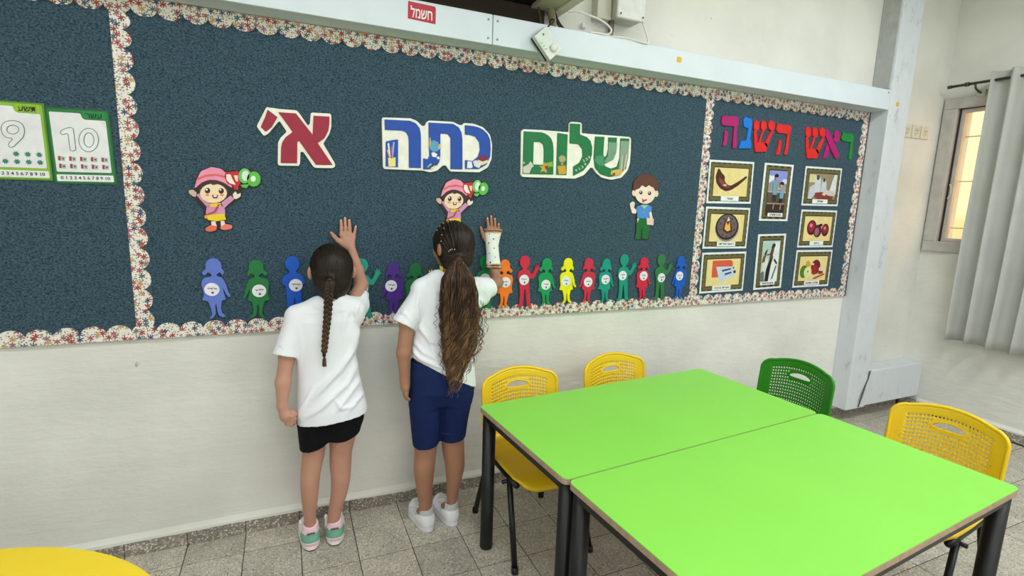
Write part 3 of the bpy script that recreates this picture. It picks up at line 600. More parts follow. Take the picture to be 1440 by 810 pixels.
pic_card('tall picture card of two children in blue shirts outdoors', [(1074.8, 228.9), (1115.1, 231.9), (1106.4, 311.1), (1065.9, 310.3)], 'מנהג תשליך', [('sky_print', [(.19, .68), (.81, .68), (.81, .88), (.19, .88)], (136, 150, 214)), ('cloud_print', [(.19, .66), (.36, .72), (.36, .80), (.28, .78), (.19, .80)], (220, 226, 236)), ('cloud_print', [(.6, .66), (.81, .66), (.81, .74), (.68, .74)], (214, 220, 230)), ('ground_print', [(.19, .12), (.81, .12), (.81, .50), (.19, .50)], (92, 76, 66)), ('stripe_print', [(.19, .50), (.81, .50), (.81, .52), (.19, .52)], (190, 180, 170)), ('stripe_print', [(.19, .30), (.81, .30), (.81, .315), (.19, .315)], (170, 160, 150)), ('dark_print', [(.19, .12), (.81, .12), (.81, .29), (.19, .29)], (52, 40, 36)),
    ('shirt_print', [(.34, .66), (.52, .66), (.50, .46), (.36, .46)], (110, 160, 180)), ('trousers_print', [(.36, .46), (.50, .46), (.5, .34), (.37, .36)], (40, 44, 52)), ('hair_print', ell(.43, .79, .07, .035, 12), (30, 26, 26)), ('face_print', ell(.43, .74, .045, .028, 12), (180, 140, 120)), ('shirt_print', [(.60, .54), (.74, .52), (.72, .40), (.60, .40)], (110, 160, 190)), ('hair_print', ell(.64, .66, .07, .035, 12), (36, 26, 24)), ('face_print', ell(.62, .62, .05, .025, 12), (200, 160, 140)), ('trousers_print', [(.60, .40), (.72, .40), (.70, .33), (.58, .32)], (34, 36, 44)), ('leg_print', [(.40, .30), (.44, .30), (.43, .20), (.38, .22)], (170, 120, 104)), ('leg_print', [(.64, .31), (.68, .31), (.67, .20), (.63, .20)], (170, 120, 104)), ('arm_print', [(.46, .60), (.60, .58), (.60, .55), (.48, .55)], (196, 160, 140))], bgc=(150, 150, 150), capw=.52)
pic_card('tall picture card of people in white prayer shawls blowing a horn', [(1065.2, 329.3), (1104.9, 328.5), (1096.9, 404.3), (1058.2, 407.7)], 'תקיעת שופר', [('shawl_print', [(.62, .86), (.80, .86), (.80, .14), (.44, .14), (.56, .5)], (224, 232, 228)), ('shawl_print', [(.22, .50), (.36, .60), (.44, .50), (.36, .30), (.24, .34)], (214, 222, 214)), ('cloak_print', [(.36, .14), (.48, .14), (.54, .46), (.60, .60), (.48, .55), (.38, .36)], (24, 24, 26)), ('cloak_print', [(.19, .14), (.34, .14), (.30, .34), (.19, .30)], (110, 112, 118)), ('face_print', [(.46, .52), (.56, .56), (.62, .78), (.54, .80), (.48, .66)], (112, 62, 46)), ('hat_print', [(.50, .74), (.64, .78), (.62, .83), (.54, .82)], (30, 26, 26)), ('face_print', [(.20, .48), (.30, .50), (.34, .66), (.24, .60)], (124, 80, 62)), ('hat_print', [(.26, .64), (.34, .64), (.38, .74), (.32, .70)], (50, 60, 50)), ('horn_print', [(.36, .615), (.50, .635), (.50, .65), (.36, .635)], (60, 44, 34)), ('stripe_print', [(.58, .18), (.62, .18), (.74, .42), (.70, .42)], (92, 104, 116)), ('stripe_print', [(.62, .52), (.74, .44), (.75, .47), (.64, .56)], (40, 44, 50))], bgc=(178, 206, 194), capx=.46, capw=.52)
pic_card('picture card of people in white shawls gathered at prayer', [(1132, 233.4), (1183.2, 237.1), (1176.6, 290), (1126, 289)], 'תפילה', [('light_print', [(.13, .60), (.3, .60), (.3, .8), (.13, .8)], (214, 204, 160)), ('shawl_print', [(.30, .30), (.28, .70), (.36, .82), (.44, .70), (.46, .30)], (204, 210, 216)), ('face_print', ell(.36, .73, .04, .07, 12), (96, 68, 52)), ('shawl_print', [(.46, .35), (.47, .66), (.54, .74), (.60, .60), (.62, .36)], (196, 204, 212)), ('face_print', ell(.53, .67, .03, .055, 12), (60, 44, 38)), ('shawl_print', [(.13, .18), (.16, .48), (.28, .56), (.32, .30), (.22, .18)], (196, 200, 206)), ('shawl_print', [(.70, .34), (.74, .60), (.80, .82), (.88, .82), (.88, .30)], (220, 222, 224)), ('shawl_print', [(.6, .28), (.68, .42), (.84, .38), (.86, .24), (.7, .22)], (204, 202, 196)), ('table_print', [(.30, .24), (.32, .34), (.50, .36), (.66, .28), (.84, .26), (.8, .18), (.4, .18)], (136, 56, 50)), ('cloth_print', [(.50, .30), (.62, .44), (.66, .38), (.58, .26)], (220, 206, 170))], bgc=(150, 138, 106), capx=.47, capw=.42)
def pom(u, v, a, b): return [('fruit_print', ell(u, v, a, b), (86, 18, 36)), ('fruit_print', ell(u-.01, v+.02, a*.72, b*.7), (150, 36, 62)), ('highlight_print', ell(u-a*.2, v+b*.3, a*.3, b*.25, 12), (226, 140, 150))]
pic_card('yellow picture card showing three dark pomegranates', [(1126.1, 294.6), (1176.3, 296.1), (1169.7, 347.4), (1120, 348)], 'רימון', pom(.33, .53, .13, .20)+[('fruit_print', ell(.50, .44, .11, .17), (92, 26, 50)), ('seed_print', ell(.48, .42, .06, .11), (150, 100, 112)), ('fruit_print', ell(.57, .60, .05, .04, 10), (50, 16, 22))]+pom(.71, .47, .10, .17), capx=.5, capw=.38)
pic_card('yellow picture card showing apples and a jar of honey', [(1119.3, 351.6), (1169.2, 351.3), (1164, 401.7), (1113.2, 404.5)], 'תפוח בדבש', [('pear_print', [(.27, .55), (.30, .70), (.36, .72), (.42, .62), (.40, .50)], (206, 160, 60)), ('apple_print', ell(.25, .42, .10, .17), (78, 122, 34)), ('apple_print', ell(.57, .54, .13, .20), (120, 18, 30)), ('apple_print', ell(.54, .46, .09, .13), (160, 36, 40)), ('apple_half_print', ell(.36, .40, .105, .15), (222, 226, 156)), ('core_print', ell(.36, .42, .02, .03, 10), (110, 110, 60)), ('highlight_print', ell(.48, .62, .035, .025, 12), (240, 220, 220)), ('jar_print', [(.66, .34), (.66, .52), (.72, .56), (.78, .50), (.78, .36)], (224, 206, 190)), ('honey_print', [(.66, .34), (.66, .44), (.78, .42), (.78, .36)], (140, 30, 30)), ('spoon_print', [(.50, .22), (.56, .26), (.82, .36), (.84, .33), (.58, .22)], (170, 70, 66))], capx=.5, capw=.42)

# ------------------------------------------------------------------ cartoon cut-outs
def cartoon(name, label, conv, layers, ctr, group=None):
    e = empty(name, (ctr[0], FB, ctr[1]), label=label, cat='cutout', group=group)
    for i, (nm, pts, c, lvl) in enumerate(layers):
        rel(prism(nm, [conv(pts)], FB-.004-lvl*.0007, FB-.0003 if lvl == 0 else FB-.004-lvl*.0007+.0010, mat(c, .45), e))
    return e
def o_(cx, cy, rx, ry, n=18): return [(cx+rx*math.cos(2*math.pi*k/n), cy+ry*math.sin(2*math.pi*k/n)) for k in range(n)]
DK = (44, 26, 34)
girlL = [
 ('outline', rnd([(235, 300), (240, 200), (290, 130), (390, 95), (480, 110), (520, 135), (640, 132), (700, 100), (760, 120), (800, 135), (850, 160), (862, 220), (830, 285), (740, 300), (690, 300), (680, 340), (672, 385), (625, 420), (520, 500), (535, 600), (520, 625), (590, 640), (590, 690), (500, 705), (440, 690), (430, 720), (330, 705), (328, 670), (380, 640), (330, 590), (315, 560), (320, 500), (215, 390), (165, 345), (175, 318), (225, 310)], 12), DK, 0),
 ('dress', rnd([(345, 470), (470, 455), (515, 490), (520, 560), (360, 590), (335, 540)], 12), (216, 150, 186), 1),
 ('sleeve', rnd([(245, 365), (270, 350), (380, 450), (350, 485)], 8), (216, 150, 186), 1), ('sleeve', rnd([(570, 370), (605, 405), (510, 490), (480, 440)], 8), (216, 150, 186), 1),
 ('hand', rnd([(172, 322), (215, 315), (250, 345), (240, 385), (215, 380), (175, 350)], 10), (206, 184, 160), 1), ('hand', rnd([(590, 360), (615, 330), (635, 360), (665, 345), (665, 380), (625, 405), (600, 400)], 8), (236, 218, 204), 1),
 ('skirt', rnd([(355, 555), (510, 545), (528, 600), (430, 615), (350, 600)], 8), (244, 214, 20), 2),
 ('leg', rnd([(385, 615), (425, 615), (440, 665), (390, 660)], 4), (244, 222, 216), 1), ('leg', rnd([(475, 612), (510, 610), (520, 650), (480, 670)], 4), (244, 222, 216), 1),
 ('shoe', rnd([(330, 680), (380, 650), (440, 660), (435, 700), (380, 715), (335, 705)], 14), (232, 110, 84), 2), ('shoe', rnd([(470, 670), (520, 640), (585, 650), (585, 685), (520, 698), (480, 692)], 14), (236, 130, 110), 2),
 ('hair', rnd([(262, 290), (310, 240), (420, 225), (530, 250), (555, 310), (545, 370), (480, 420), (330, 410), (275, 360)], 20), (66, 44, 34), 2),
 ('face', o_(408, 350, 128, 92), (250, 222, 186), 3),
 ('fringe', rnd([(330, 240), (400, 225), (450, 240), (520, 280), (470, 262), (445, 240), (440, 265), (400, 272), (370, 245), (350, 262)], 5), (66, 44, 34), 4),
 ('hat', rnd([(228, 305), (250, 220), (290, 140), (390, 100), (480, 118), (530, 160), (560, 240), (590, 300), (560, 285), (510, 250), (440, 226), (370, 222), (300, 245), (255, 285)], 16), (240, 150, 180), 5),
 ('hat_band', rnd([(256, 205), (330, 175), (430, 165), (520, 185), (530, 205), (430, 186), (330, 196), (256, 230)], 4), (224, 104, 96), 6),
 ('eye', o_(352, 325, 25, 27), (50, 34, 30), 4), ('eye', o_(482, 327, 25, 27), (50, 34, 30), 4), ('eye_light', o_(345, 315, 9, 10, 8), (250, 250, 250), 5), ('eye_light', o_(475, 316, 9, 10, 8), (250, 250, 250), 5),
 ('cheek', o_(350, 366, 20, 9, 10), (232, 130, 120), 4), ('cheek', o_(488, 366, 20, 9, 10), (232, 130, 120), 4),
 ('mouth', rnd([(392, 365), (455, 365), (445, 398), (405, 398)], 6), (150, 60, 50), 4), ('teeth', [(408, 368), (442, 368), (436, 384), (412, 384)], (250, 246, 240), 5),
 ('scarf', rnd([(370, 448), (480, 440), (470, 478), (380, 480)], 8), (240, 200, 60), 3), ('bag_strap', rnd([(455, 450), (470, 455), (430, 530), (345, 560), (340, 545), (410, 520)], 4), (190, 70, 90), 4), ('bag', o_(340, 572, 17, 18, 12), (250, 170, 60), 5),
 ('red_balloon', rnd([(520, 150), (650, 140), (665, 250), (640, 290), (645, 318), (605, 315), (600, 280), (540, 260), (515, 200)], 14), (196, 40, 44), 6),
 ('balloon_shine', rnd([(530, 170), (570, 170), (590, 220), (620, 270), (560, 255), (530, 220)], 8), (246, 232, 220), 7), ('balloon_shine', rnd([(600, 180), (640, 180), (640, 240), (620, 235)], 6), (246, 214, 200), 7),
 ('green_balloon', o_(705, 185, 58, 72), (110, 200, 96), 7), ('green_balloon', o_(790, 215, 65, 72), (92, 190, 70), 8), ('balloon_shine', o_(712, 185, 36, 50), (214, 240, 220), 8), ('balloon_shine', o_(785, 212, 24, 28), (230, 246, 226), 9), ('green_balloon', rnd([(665, 270), (750, 262), (720, 302), (680, 292)], 5), (92, 190, 70), 6)]
cA = cv((240, 220), 6.75)
cartoon('girl_cutout', 'cartoon girl in pink hat with balloons, at the left of the board', cA, girlL, W(300, 275, FB)[::2])
A0 = W(240+408/6.75, 220+350/6.75, FB); B0 = W(600+380/10.12, 240+430/10.12, FB)
def cB(pts):
    return [(p[0]-A0[0]+B0[0], p[1]-A0[2]+B0[2]) for p in cA(pts)]
cartoon('girl_cutout', 'cartoon girl in pink hat with balloons, above the curly-haired child', cB, girlL, B0[::2])
cC = cv((870, 230), 6.75)
boyL = [
 ('outline', rnd([(125, 245), (130, 180), (175, 120), (250, 95), (320, 115), (368, 170), (372, 240), (370, 300), (340, 325), (300, 365), (262, 385), (312, 405), (318, 460), (328, 530), (325, 588), (285, 590), (282, 700), (275, 722), (145, 722), (150, 690), (162, 560), (160, 480), (125, 478), (100, 400), (105, 370), (140, 358), (152, 380), (145, 430), (165, 400), (210, 385), (160, 345), (125, 300)], 8), (52, 40, 36), 0),
 ('arm', rnd([(100, 380), (130, 358), (150, 372), (140, 420), (165, 440), (160, 475), (122, 472), (108, 420)], 8), (240, 222, 208), 1), ('arm', rnd([(285, 455), (305, 455), (320, 530), (300, 540), (290, 520)], 5), (240, 222, 208), 1),
 ('shirt', rnd([(165, 410), (215, 388), (265, 388), (310, 410), (308, 450), (285, 465), (280, 520), (172, 518), (172, 465), (160, 440)], 8), (70, 140, 214), 2), ('collar', rnd([(205, 392), (235, 425), (278, 392), (240, 400)], 3), (170, 210, 130), 3),
 ('trousers', rnd([(165, 518), (282, 518), (285, 620), (270, 718), (220, 712), (218, 600), (205, 640), (200, 715), (148, 718), (152, 690), (165, 640)], 6), (14, 104, 48), 2), ('pocket', [(170, 520), (188, 522), (172, 560)], (230, 226, 214), 3), ('book', rnd([(258, 515), (325, 522), (322, 585), (262, 578)], 5), (240, 204, 206), 4),
 ('ear', o_(142, 278, 20, 32, 12), (240, 216, 198), 1), ('ear', o_(352, 285, 20, 32, 12), (240, 216, 198), 1), ('face', o_(245, 285, 96, 98), (244, 222, 206), 3),
 ('hair', rnd([(132, 255), (132, 175), (180, 118), (250, 98), (320, 118), (368, 175), (365, 250), (345, 265), (330, 225), (310, 225), (280, 205), (250, 228), (215, 205), (185, 240), (160, 245), (145, 262)], 8), (98, 58, 42), 4),
 ('eye', o_(203, 275, 16, 18, 12), (60, 40, 34), 4), ('eye', o_(285, 282, 16, 18, 12), (60, 40, 34), 4), ('eye_light', o_(200, 270, 5, 6, 8), (250, 250, 250), 5), ('eye_light', o_(281, 277, 5, 6, 8), (250, 250, 250), 5),
 ('mouth', rnd([(212, 330), (232, 345), (262, 335), (258, 352), (232, 362), (228, 378), (218, 360)], 4), (190, 60, 50), 4), ('button', o_(235, 432, 7, 7, 8), (220, 120, 120), 3), ('button', o_(233, 462, 7, 7, 8), (220, 120, 120), 3)]
cartoon('boy_cutout', 'cartoon boy with brown hair, blue shirt and green trousers', cC, boyL, W(904, 290, FB)[::2])

# ------------------------------------------------------------------ coloured paper children along the bottom
GIRL = [(200, 108), (228, 114), (247, 134), (253, 160), (251, 178), (263, 188), (267, 206), (258, 221), (246, 213), (240, 201), (228, 209), (217, 214), (217, 228), (250, 238), (266, 262), (280, 300), (290, 340), (304, 358), (300, 372), (285, 366), (272, 350), (258, 320), (252, 310), (262, 355), (270, 385), (242, 394), (234, 440), (238, 475), (262, 500), (240, 508), (215, 490), (208, 465), (203, 415), (199, 415), (195, 440), (198, 480), (180, 505), (150, 515), (158, 500), (172, 480), (165, 440), (150, 394), (112, 385), (125, 350), (118, 300), (112, 275), (122, 248), (140, 236), (182, 228), (183, 214), (172, 209), (160, 201), (154, 210), (143, 221), (128, 216), (120, 205), (126, 192), (148, 178), (147, 160), (153, 134), (172, 114)]
WAVE = [(200, 100), (232, 108), (250, 135), (250, 165), (235, 188), (220, 198), (222, 210), (250, 220), (264, 240), (275, 248), (290, 230), (303, 205), (296, 185), (306, 184), (312, 196), (314, 172), (323, 172), (326, 190), (338, 174), (346, 180), (337, 198), (350, 196), (350, 206), (334, 220), (308, 262), (286, 288), (262, 282), (252, 300), (252, 345), (262, 420), (268, 480), (288, 502), (262, 511), (232, 500), (222, 440), (212, 370), (206, 370), (198, 440), (194, 500), (170, 512), (133, 508), (155, 485), (160, 420), (154, 340), (150, 310), (138, 290), (132, 260), (140, 228), (175, 212), (180, 200), (165, 188), (150, 165), (150, 135), (168, 108)]
FOLD = [(200, 100), (232, 108), (250, 135), (250, 165), (235, 188), (222, 198), (224, 210), (255, 220), (275, 245), (288, 275), (270, 290), (256, 295), (256, 345), (260, 420), (262, 480), (280, 502), (255, 511), (226, 500), (216, 440), (209, 380), (205, 380), (198, 440), (192, 500), (165, 512), (135, 508), (152, 485), (152, 420), (150, 340), (150, 298), (128, 285), (122, 260), (138, 226), (175, 212), (180, 200), (165, 188), (150, 165), (150, 135), (168, 108)]
FIG = [  # px of the head, top py, bottom py, outline, mirrored, colour, label, badge centre px
 (299, 362, 447, GIRL, 0, (96, 122, 206), 'periwinkle blue paper girl, leftmost of the row', (298, 407)),
 (359, 364, 447, GIRL, 1, (24, 116, 60), 'dark green paper girl, second from the left', (364.5, 409)),
 (410, 361, 446, FOLD, 0, (6, 86, 196), 'royal blue paper boy beside the braided child', (416, 401)),
 (507, 364, 446, WAVE, 0, (22, 158, 132), 'teal paper boy waving behind the raised arm', (509, 405)),
 (552, 367, 443, GIRL, 1, (78, 40, 140), 'purple paper girl between the two children', (550, 402)),
 (583, 369, 443, GIRL, 0, (24, 112, 60), 'green paper girl partly behind a white sleeve', (585, 405)),
 (625, 366, 440, WAVE, 1, (240, 224, 50), 'yellow paper boy hidden behind the curly-haired child', (628, 403)),
 (681, 360, 434, FOLD, 0, (10, 128, 70), 'green paper boy behind the cloth-wrapped arm', (682, 392)),
 (709, 364, 432, GIRL, 1, (248, 124, 34), 'orange paper girl between the wrapped arm and a red boy', (711, 397)),
 (737, 360, 431, WAVE, 0, (202, 36, 66), 'red paper boy waving', (737, 393.5)),
 (768, 362, 429, GIRL, 0, (8, 148, 84), 'bright green paper girl between a red boy and a yellow girl', (767.5, 400.5)),
 (798, 362, 426, GIRL, 0, (240, 232, 6), 'bright yellow paper girl', (796, 395.5)),
 (827, 362, 425, GIRL, 1, (198, 44, 74), 'crimson paper girl between yellow and teal girls', (827, 396.5)),
 (852, 363, 424, GIRL, 0, (4, 148, 130), 'teal paper girl beside the teal boy', (851.5, 393)),
 (877, 358, 422, WAVE, 0, (6, 146, 124), 'teal paper boy waving, right of the teal girl', (875.5, 387.5)),
 (905, 361, 421, GIRL, 0, (204, 32, 66), 'red paper girl between a teal and a green boy', (905, 388)),
 (929, 358, 421, WAVE, 0, (42, 116, 62), 'dark green paper boy waving near the right divider', (930, 390.5)),
 (957, 359, 420, GIRL, 1, (8, 88, 190), 'blue paper girl, rightmost of the row', (955.5, 388))]
M_BADGE = mat((232, 232, 240), .5); M_INK = mat((50, 44, 60), .6)
for px, t, b, out, mir, colr, lab, bd in FIG:
    p0 = W(px, t, FB); p1 = W(px+4, b, FB); z1, z0 = p0[2], p1[2]; s = (z1-z0)/405; cx = p0[0]+.002
    h0 = 200 if not mir else 200
    FB_ = FB; FB2 = FB-.0032; e = empty('paper_child', (cx, FB2, z0), label=lab, cat='cutout', group='coloured paper children along the board')
    pts = [(cx+(-1 if mir else 1)*(u-200)*s*.87, z1-(v-105)*s) for u, v in rnd(out, 5, 2)]
    rel(prism('figure', [pts], FB2-.006, FB2-.0003, mat(colr, .5), e, .0012))
    q = W(bd[0], bd[1], FB2-.006); br = .0245
    bo = rel(disc('name_badge', (q[0], q[2]), br, FB2-.0075, FB2-.0055, M_BADGE, e))
    bm = bmesh.new(); r_ = random.Random(px); x = q[0]-br*.55
    while x < q[0]+br*.5:  # illegible pen strokes
        wv = r_.uniform(.002, .005); z = q[2]+br*.12+r_.uniform(-.002, .002)
        addprism(bm, [[(x, z), (x+wv, z+r_.uniform(-.001, .002)), (x+wv, z+.0022), (x, z+.003)]], FB2-.0082, FB2-.0072)
        if r_.random() < .5: addprism(bm, [[(x+wv-.0012, z-r_.uniform(.003, .006)), (x+wv, z-.002), (x+wv, z+.002), (x+wv-.0012, z+.002)]], FB2-.0082, FB2-.0072)
        x += wv+.0006
    o = bmobj('handwriting', bm, M_INK, bo); o.matrix_parent_inverse = (bo.matrix_parent_inverse.copy() @ Matrix.Identity(4)); o.parent = bo
    o.matrix_parent_inverse = Matrix.Identity(4)
    st_ = [(q[0]+br*.08+(.0062 if k % 2 == 0 else .0028)*math.sin(k*math.pi/5), q[2]-br*.5+(.0062 if k % 2 == 0 else .0028)*math.cos(k*math.pi/5)) for k in range(10)]
    o = prism('star', [st_], FB2-.0082, FB2-.0072, mat((34, 32, 44), .6), bo)

# ------------------------------------------------------------------ things above the beam
# air conditioner: casing, dark underside, brown band, pipes
ac = empty('air_conditioner', (1.3, -.1, 2.2), label='dark air conditioner unit mounted above the white beam', cat='air conditioner')
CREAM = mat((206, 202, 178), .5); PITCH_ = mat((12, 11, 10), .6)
bm = bmesh.new(); addbox(bm, (.35, -.30, 2.205), (1.70, -.288, 2.5)); addbox(bm, (.35, -.30, 2.49), (1.70, -.002, 2.5)); rel(bmobj('casing', bm, CREAM, ac))
rel(box('end_cap', (1.70, -.275, 2.19), (1.745, -.005, 2.5), CREAM, ac, .004))
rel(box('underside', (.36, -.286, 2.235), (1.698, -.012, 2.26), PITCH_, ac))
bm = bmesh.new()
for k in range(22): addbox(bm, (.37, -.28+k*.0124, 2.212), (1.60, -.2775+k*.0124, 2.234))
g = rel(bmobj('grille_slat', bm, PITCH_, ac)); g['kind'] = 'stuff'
rel(box('brown_band', (.30, -.03, 2.1135), (1.665, -.002, 2.205), mat((58, 48, 36), .7, var=.15, vs=12), ac))  # dark brown strip put in for the dark band under the unit
rel(box('drip_tray', (1.600, -.27, 2.197), (1.699, -.03, 2.215), mat((178, 174, 150), .5), ac, .003))
rel(tube('insulated_pipe', curve_pts([(1.675, -.06, 2.24), (1.68, -.065, 2.19), (1.685, -.07, 2.15), (1.69, -.07, 2.118)]), .016, mat((150, 140, 110), .8, bump=.6, bs=90), ac))
for dx, r in ((.03, .004), (.038, .004), (.05, .003)):
    rel(tube('cable', curve_pts([(1.68+dx*.3, -.05, 2.23), (1.685+dx*.6, -.055, 2.17), (1.70+dx, -.06, 2.13), (1.715+dx*1.4, -.07, 2.117)]), r, M_BLACK, ac, 6))
rel(tube('cable', curve_pts([(1.62, -.05, 2.23), (1.625, -.06, 2.17), (1.635, -.07, 2.118)]), .005, mat((80, 76, 70), .6), ac, 6))
# thermostat hanging askew over the beam
th = empty('thermostat', (1.68, -.16, 2.05), label='white thermostat with round dial hanging askew over the beam', cat='thermostat')
F_ = [W(*q, -.165) for q in ((768.5, 34.5), (790.5, 69.5), (774, 85), (752, 52))]; F_ = [np.array(p) for p in F_]
cc = sum(F_)/4; ux = (F_[0]-F_[3]+F_[1]-F_[2])/2; uz = (F_[0]-F_[1]+F_[3]-F_[2])/2
Lx, Lz = np.linalg.norm(ux), np.linalg.norm(uz); uz /= Lz; ux = ux-uz*(ux@uz); ux /= np.linalg.norm(ux); nn = np.cross(ux, uz); nn = nn if nn[1] < 0 else -nn
def tb(nm, a, b, m, bev=.002):
    bm = bmesh.new(); addbox(bm, a, b, bev)
    for v in bm.verts: p = cc+ux*v.co.x+nn*v.co.y+uz*v.co.z; v.co = Vector(p)
    return rel(bmobj(nm, bm, m, th))
tb('body', (-Lx/2, -.026, -Lz/2), (Lx/2, 0, Lz/2), mat((226, 232, 224), .4), .003)
tb('back_plate', (-Lx/2-.002, -.034, -Lz/2+.004), (Lx/2+.002, -.0265, Lz/2), mat((40, 44, 56), .6), .001)
tb('face_plate', (-Lx/2+.006, .0005, -Lz/2+.042), (Lx/2-.006, .0022, Lz/2-.006), mat((214, 224, 216), .4), .0005)
bm = bmesh.new(); bmesh.ops.create_cone(bm, cap_ends=True, segments=24, radius1=.017, radius2=.015, depth=.012, matrix=Matrix.Translation((.006, 0, 0)))
for v in bm.verts: p = cc+ux*(v.co.x)+uz*(v.co.y-Lz/2+.028)+nn*(v.co.z+.007); v.co = Vector(p)
rel(bmobj('dial', bm, mat((232, 236, 230), .35), th, True))
tb('indicator', (-.004, .002, .035), (.004, .0032, .043), mat((90, 130, 90), .5), .0003)
for k in range(3): tb('mark', (-Lx/2+.009, .002, .016-k*.014), (-Lx/2+.014, .003, .019-k*.014), mat((120, 130, 120), .5), 0)
rel(tube('wire', curve_pts([tuple(cc+uz*Lz*.45-nn*.02), (1.66, -.13, 2.125), (1.66, -.105, 2.14), (1.66, -.09, 2.1185)]), .003, M_BLACK, th, 6))
# electrical boxes
jb = empty('junction_box', (2.05, -.06, 2.2), label='white wall-mounted electrical box with corner screws, trailing white cables', cat='electrical box')
GRYW = mat((222, 224, 222), .45)
rel(box('body', (1.997, -.085, 2.212), (2.137, -.001, 2.45), mat((190, 188, 172), .5), jb, .004))
rel(box('cover', (1.992, -.104, 2.206), (2.144, -.086, 2.456), GRYW, jb, .006))
for x in (2.007, 2.128): rel(disc('screw', (x, 2.223), .0085, -.107, -.102, mat((236, 236, 232), .5), jb, n=16)); rel(disc('screw_slot', (x, 2.223), .005, -.1085, -.106, mat((80, 80, 80), .5), jb, n=12))
rel(tube('cable_gland', [(2.01, -.03, 2.213), (2.01, -.03, 2.165)], .013, mat((110, 104, 90), .6), jb))
rel(tube('conduit', [(2.02, -.018, 2.1135), (2.02, -.018, 2.213)], .010, mat((150, 142, 120), .7), jb))
WC = mat((232, 232, 226), .4)
rel(tube('cable', curve_pts([(1.75, -.05, 2.24)]+[tuple(W(*q)) for q in ((799, 16, -.06), (809, 15.6, -.07), (820, 18.5, -.08), (840, 26, -.095), (852.6, 33.6, -.105), (859.5, 41.5, -.115), (857.5, 47, -.118), (850.6, 48.6, -.118), (841.7, 46.6, -.114), (829, 45.6, -.104))], 6), .0042, WC, jb, 8))
rel(tube('cable', curve_pts([tuple(W(*q)) for q in ((843, 47.6, -.112), (857.5, 51, -.117), (879, 53.2, -.119), (894, 57, -.124), (908, 60.8, -.126), (911.5, 60, -.122), (909.5, 50, -.104), (904, 33, -.085), (902, 26, -.075))], 6), .0036, WC, jb, 8))
bx = tag(box('wall_bracket', (1.917, -.055, 2.205), (1.990, -.001, 2.45), mat((196, 194, 178), .5), None, .003), 'beige metal casing fixed between the air conditioner and the electrical box', 'casing')
tag(box('cable_clip', (1.865, -.018, 2.165), (1.885, -.0005, 2.187), GRYW, None, .003), 'small clear plastic cable clip on the wall above the beam', 'clip')

# wall sockets
for i, x in enumerate((4.355, 4.453, 4.551)):
    labs = ['wall socket half hidden by the white pillar', 'middle wall socket of the three by the window', 'wall socket nearest the window']
    e = empty('wall_socket', (x, 0, 1.925), label=labs[i], cat='socket', group='sockets beside the window')
    rel(box('plate', (x-.041, -.010, 1.883), (x+.041, -.0005, 1.967), mat((222, 218, 202), .4), e, .004)); rel(disc('socket_face', (x, 1.925), .026, -.0125, -.0095, mat((212, 208, 192), .4), e))
    for dx, dz in ((-.009, .008), (.009, .008), (0, -.010)): rel(disc('pin_hole', (x+dx, 1.925+dz), .0035, -.0132, -.012, mat((60, 56, 50), .6), e, n=8))

# ------------------------------------------------------------------ window, grille, outside, curtain
FR = mat((188, 185, 180), .6, var=.12, vs=14, bump=.3, bs=40); ALU = mat((204, 200, 196), .4, metal=.3); DRK = mat((52, 42, 44), .5)
win = tag(empty('window_1', (RX, -.6, 1.6)), kind='structure')
def ring(nm, y0, y1, z0, z1, w_, x0, x1, m, bev=.004):
    bm = bmesh.new(); addbox(bm, (x0, y1, z0), (x1, y0, z0+w_), bev); addbox(bm, (x0, y1, z1-w_), (x1, y0, z1), bev); addbox(bm, (x0, y0-w_, z0+w_*.98), (x1, y0, z1-w_*.98), bev); addbox(bm, (x0, y1, z0+w_*.98), (x1, y1+w_, z1-w_*.98), bev)
    return rel(bmobj(nm, bm, m, win))
ring('architrave', -.008, -1.33, 1.135, 2.158, .072, RX-.022, RX+.01, FR, .007)
ring('window_frame', -.07, -1.26, 1.18, 2.11, .02, RX-.015, RX+.09, ALU, .002)
ring('track', -.088, -1.24, 1.198, 2.092, .010, RX+.012, RX+.08, DRK, .001)
ring('sash', -.098, -.66, 1.206, 2.084, .026, RX+.02, RX+.045, ALU, .002)
def glass():
    m = bpy.data.materials.new('window glass'); m.use_nodes = True; t = m.node_tree; t.nodes.clear()
    o = N(t, 'ShaderNodeOutputMaterial'); a = N(t, 'ShaderNodeBsdfTransparent'); g = N(t, 'ShaderNodeBsdfGlossy'); g.inputs['Roughness'].default_value = .05; x = N(t, 'ShaderNodeMixShader'); x.inputs[0].default_value = .07
    a.inputs[0].default_value = (.97, .96, .93, 1); t.links.new(a.outputs[0], x.inputs[1]); t.links.new(g.outputs[0], x.inputs[2]); t.links.new(x.outputs[0], o.inputs[0]); return m
rel(box('pane', (RX+.030, -.64, 1.23), (RX+.034, -.122, 2.06), glass(), win))
rel(box('pane', (RX+.060, -1.24, 1.21), (RX+.064, -.64, 2.08), bpy.data.materials['window glass'], win))
rel(tube('sash_handle', curve_pts([(RX+.02, -.112, 1.50), (RX-.004, -.112, 1.50), (RX-.008, -.125, 1.52), (RX-.008, -.125, 1.57), (RX-.004, -.112, 1.59), (RX+.02, -.112, 1.59)], 4), .005, mat((206, 204, 200), .35), win, 8))
gr = tag(empty('window_grille', (RX+.16, -.6, 1.6)), 'white metal security grille outside the window', 'grille'); GW = mat((244, 236, 222), .5)
for y in (-.30, -.55, -.80, -1.05):
    rel(tube('upright_bar', [(RX+.165, y, 1.15), (RX+.165, y, 2.14)], .011, GW, gr, 8))
for z in (1.30, 1.62, 1.92):
    rel(tube('cross_bar', [(RX+.165, -.05, z), (RX+.165, -1.28, z)], .0045, GW, gr, 8))
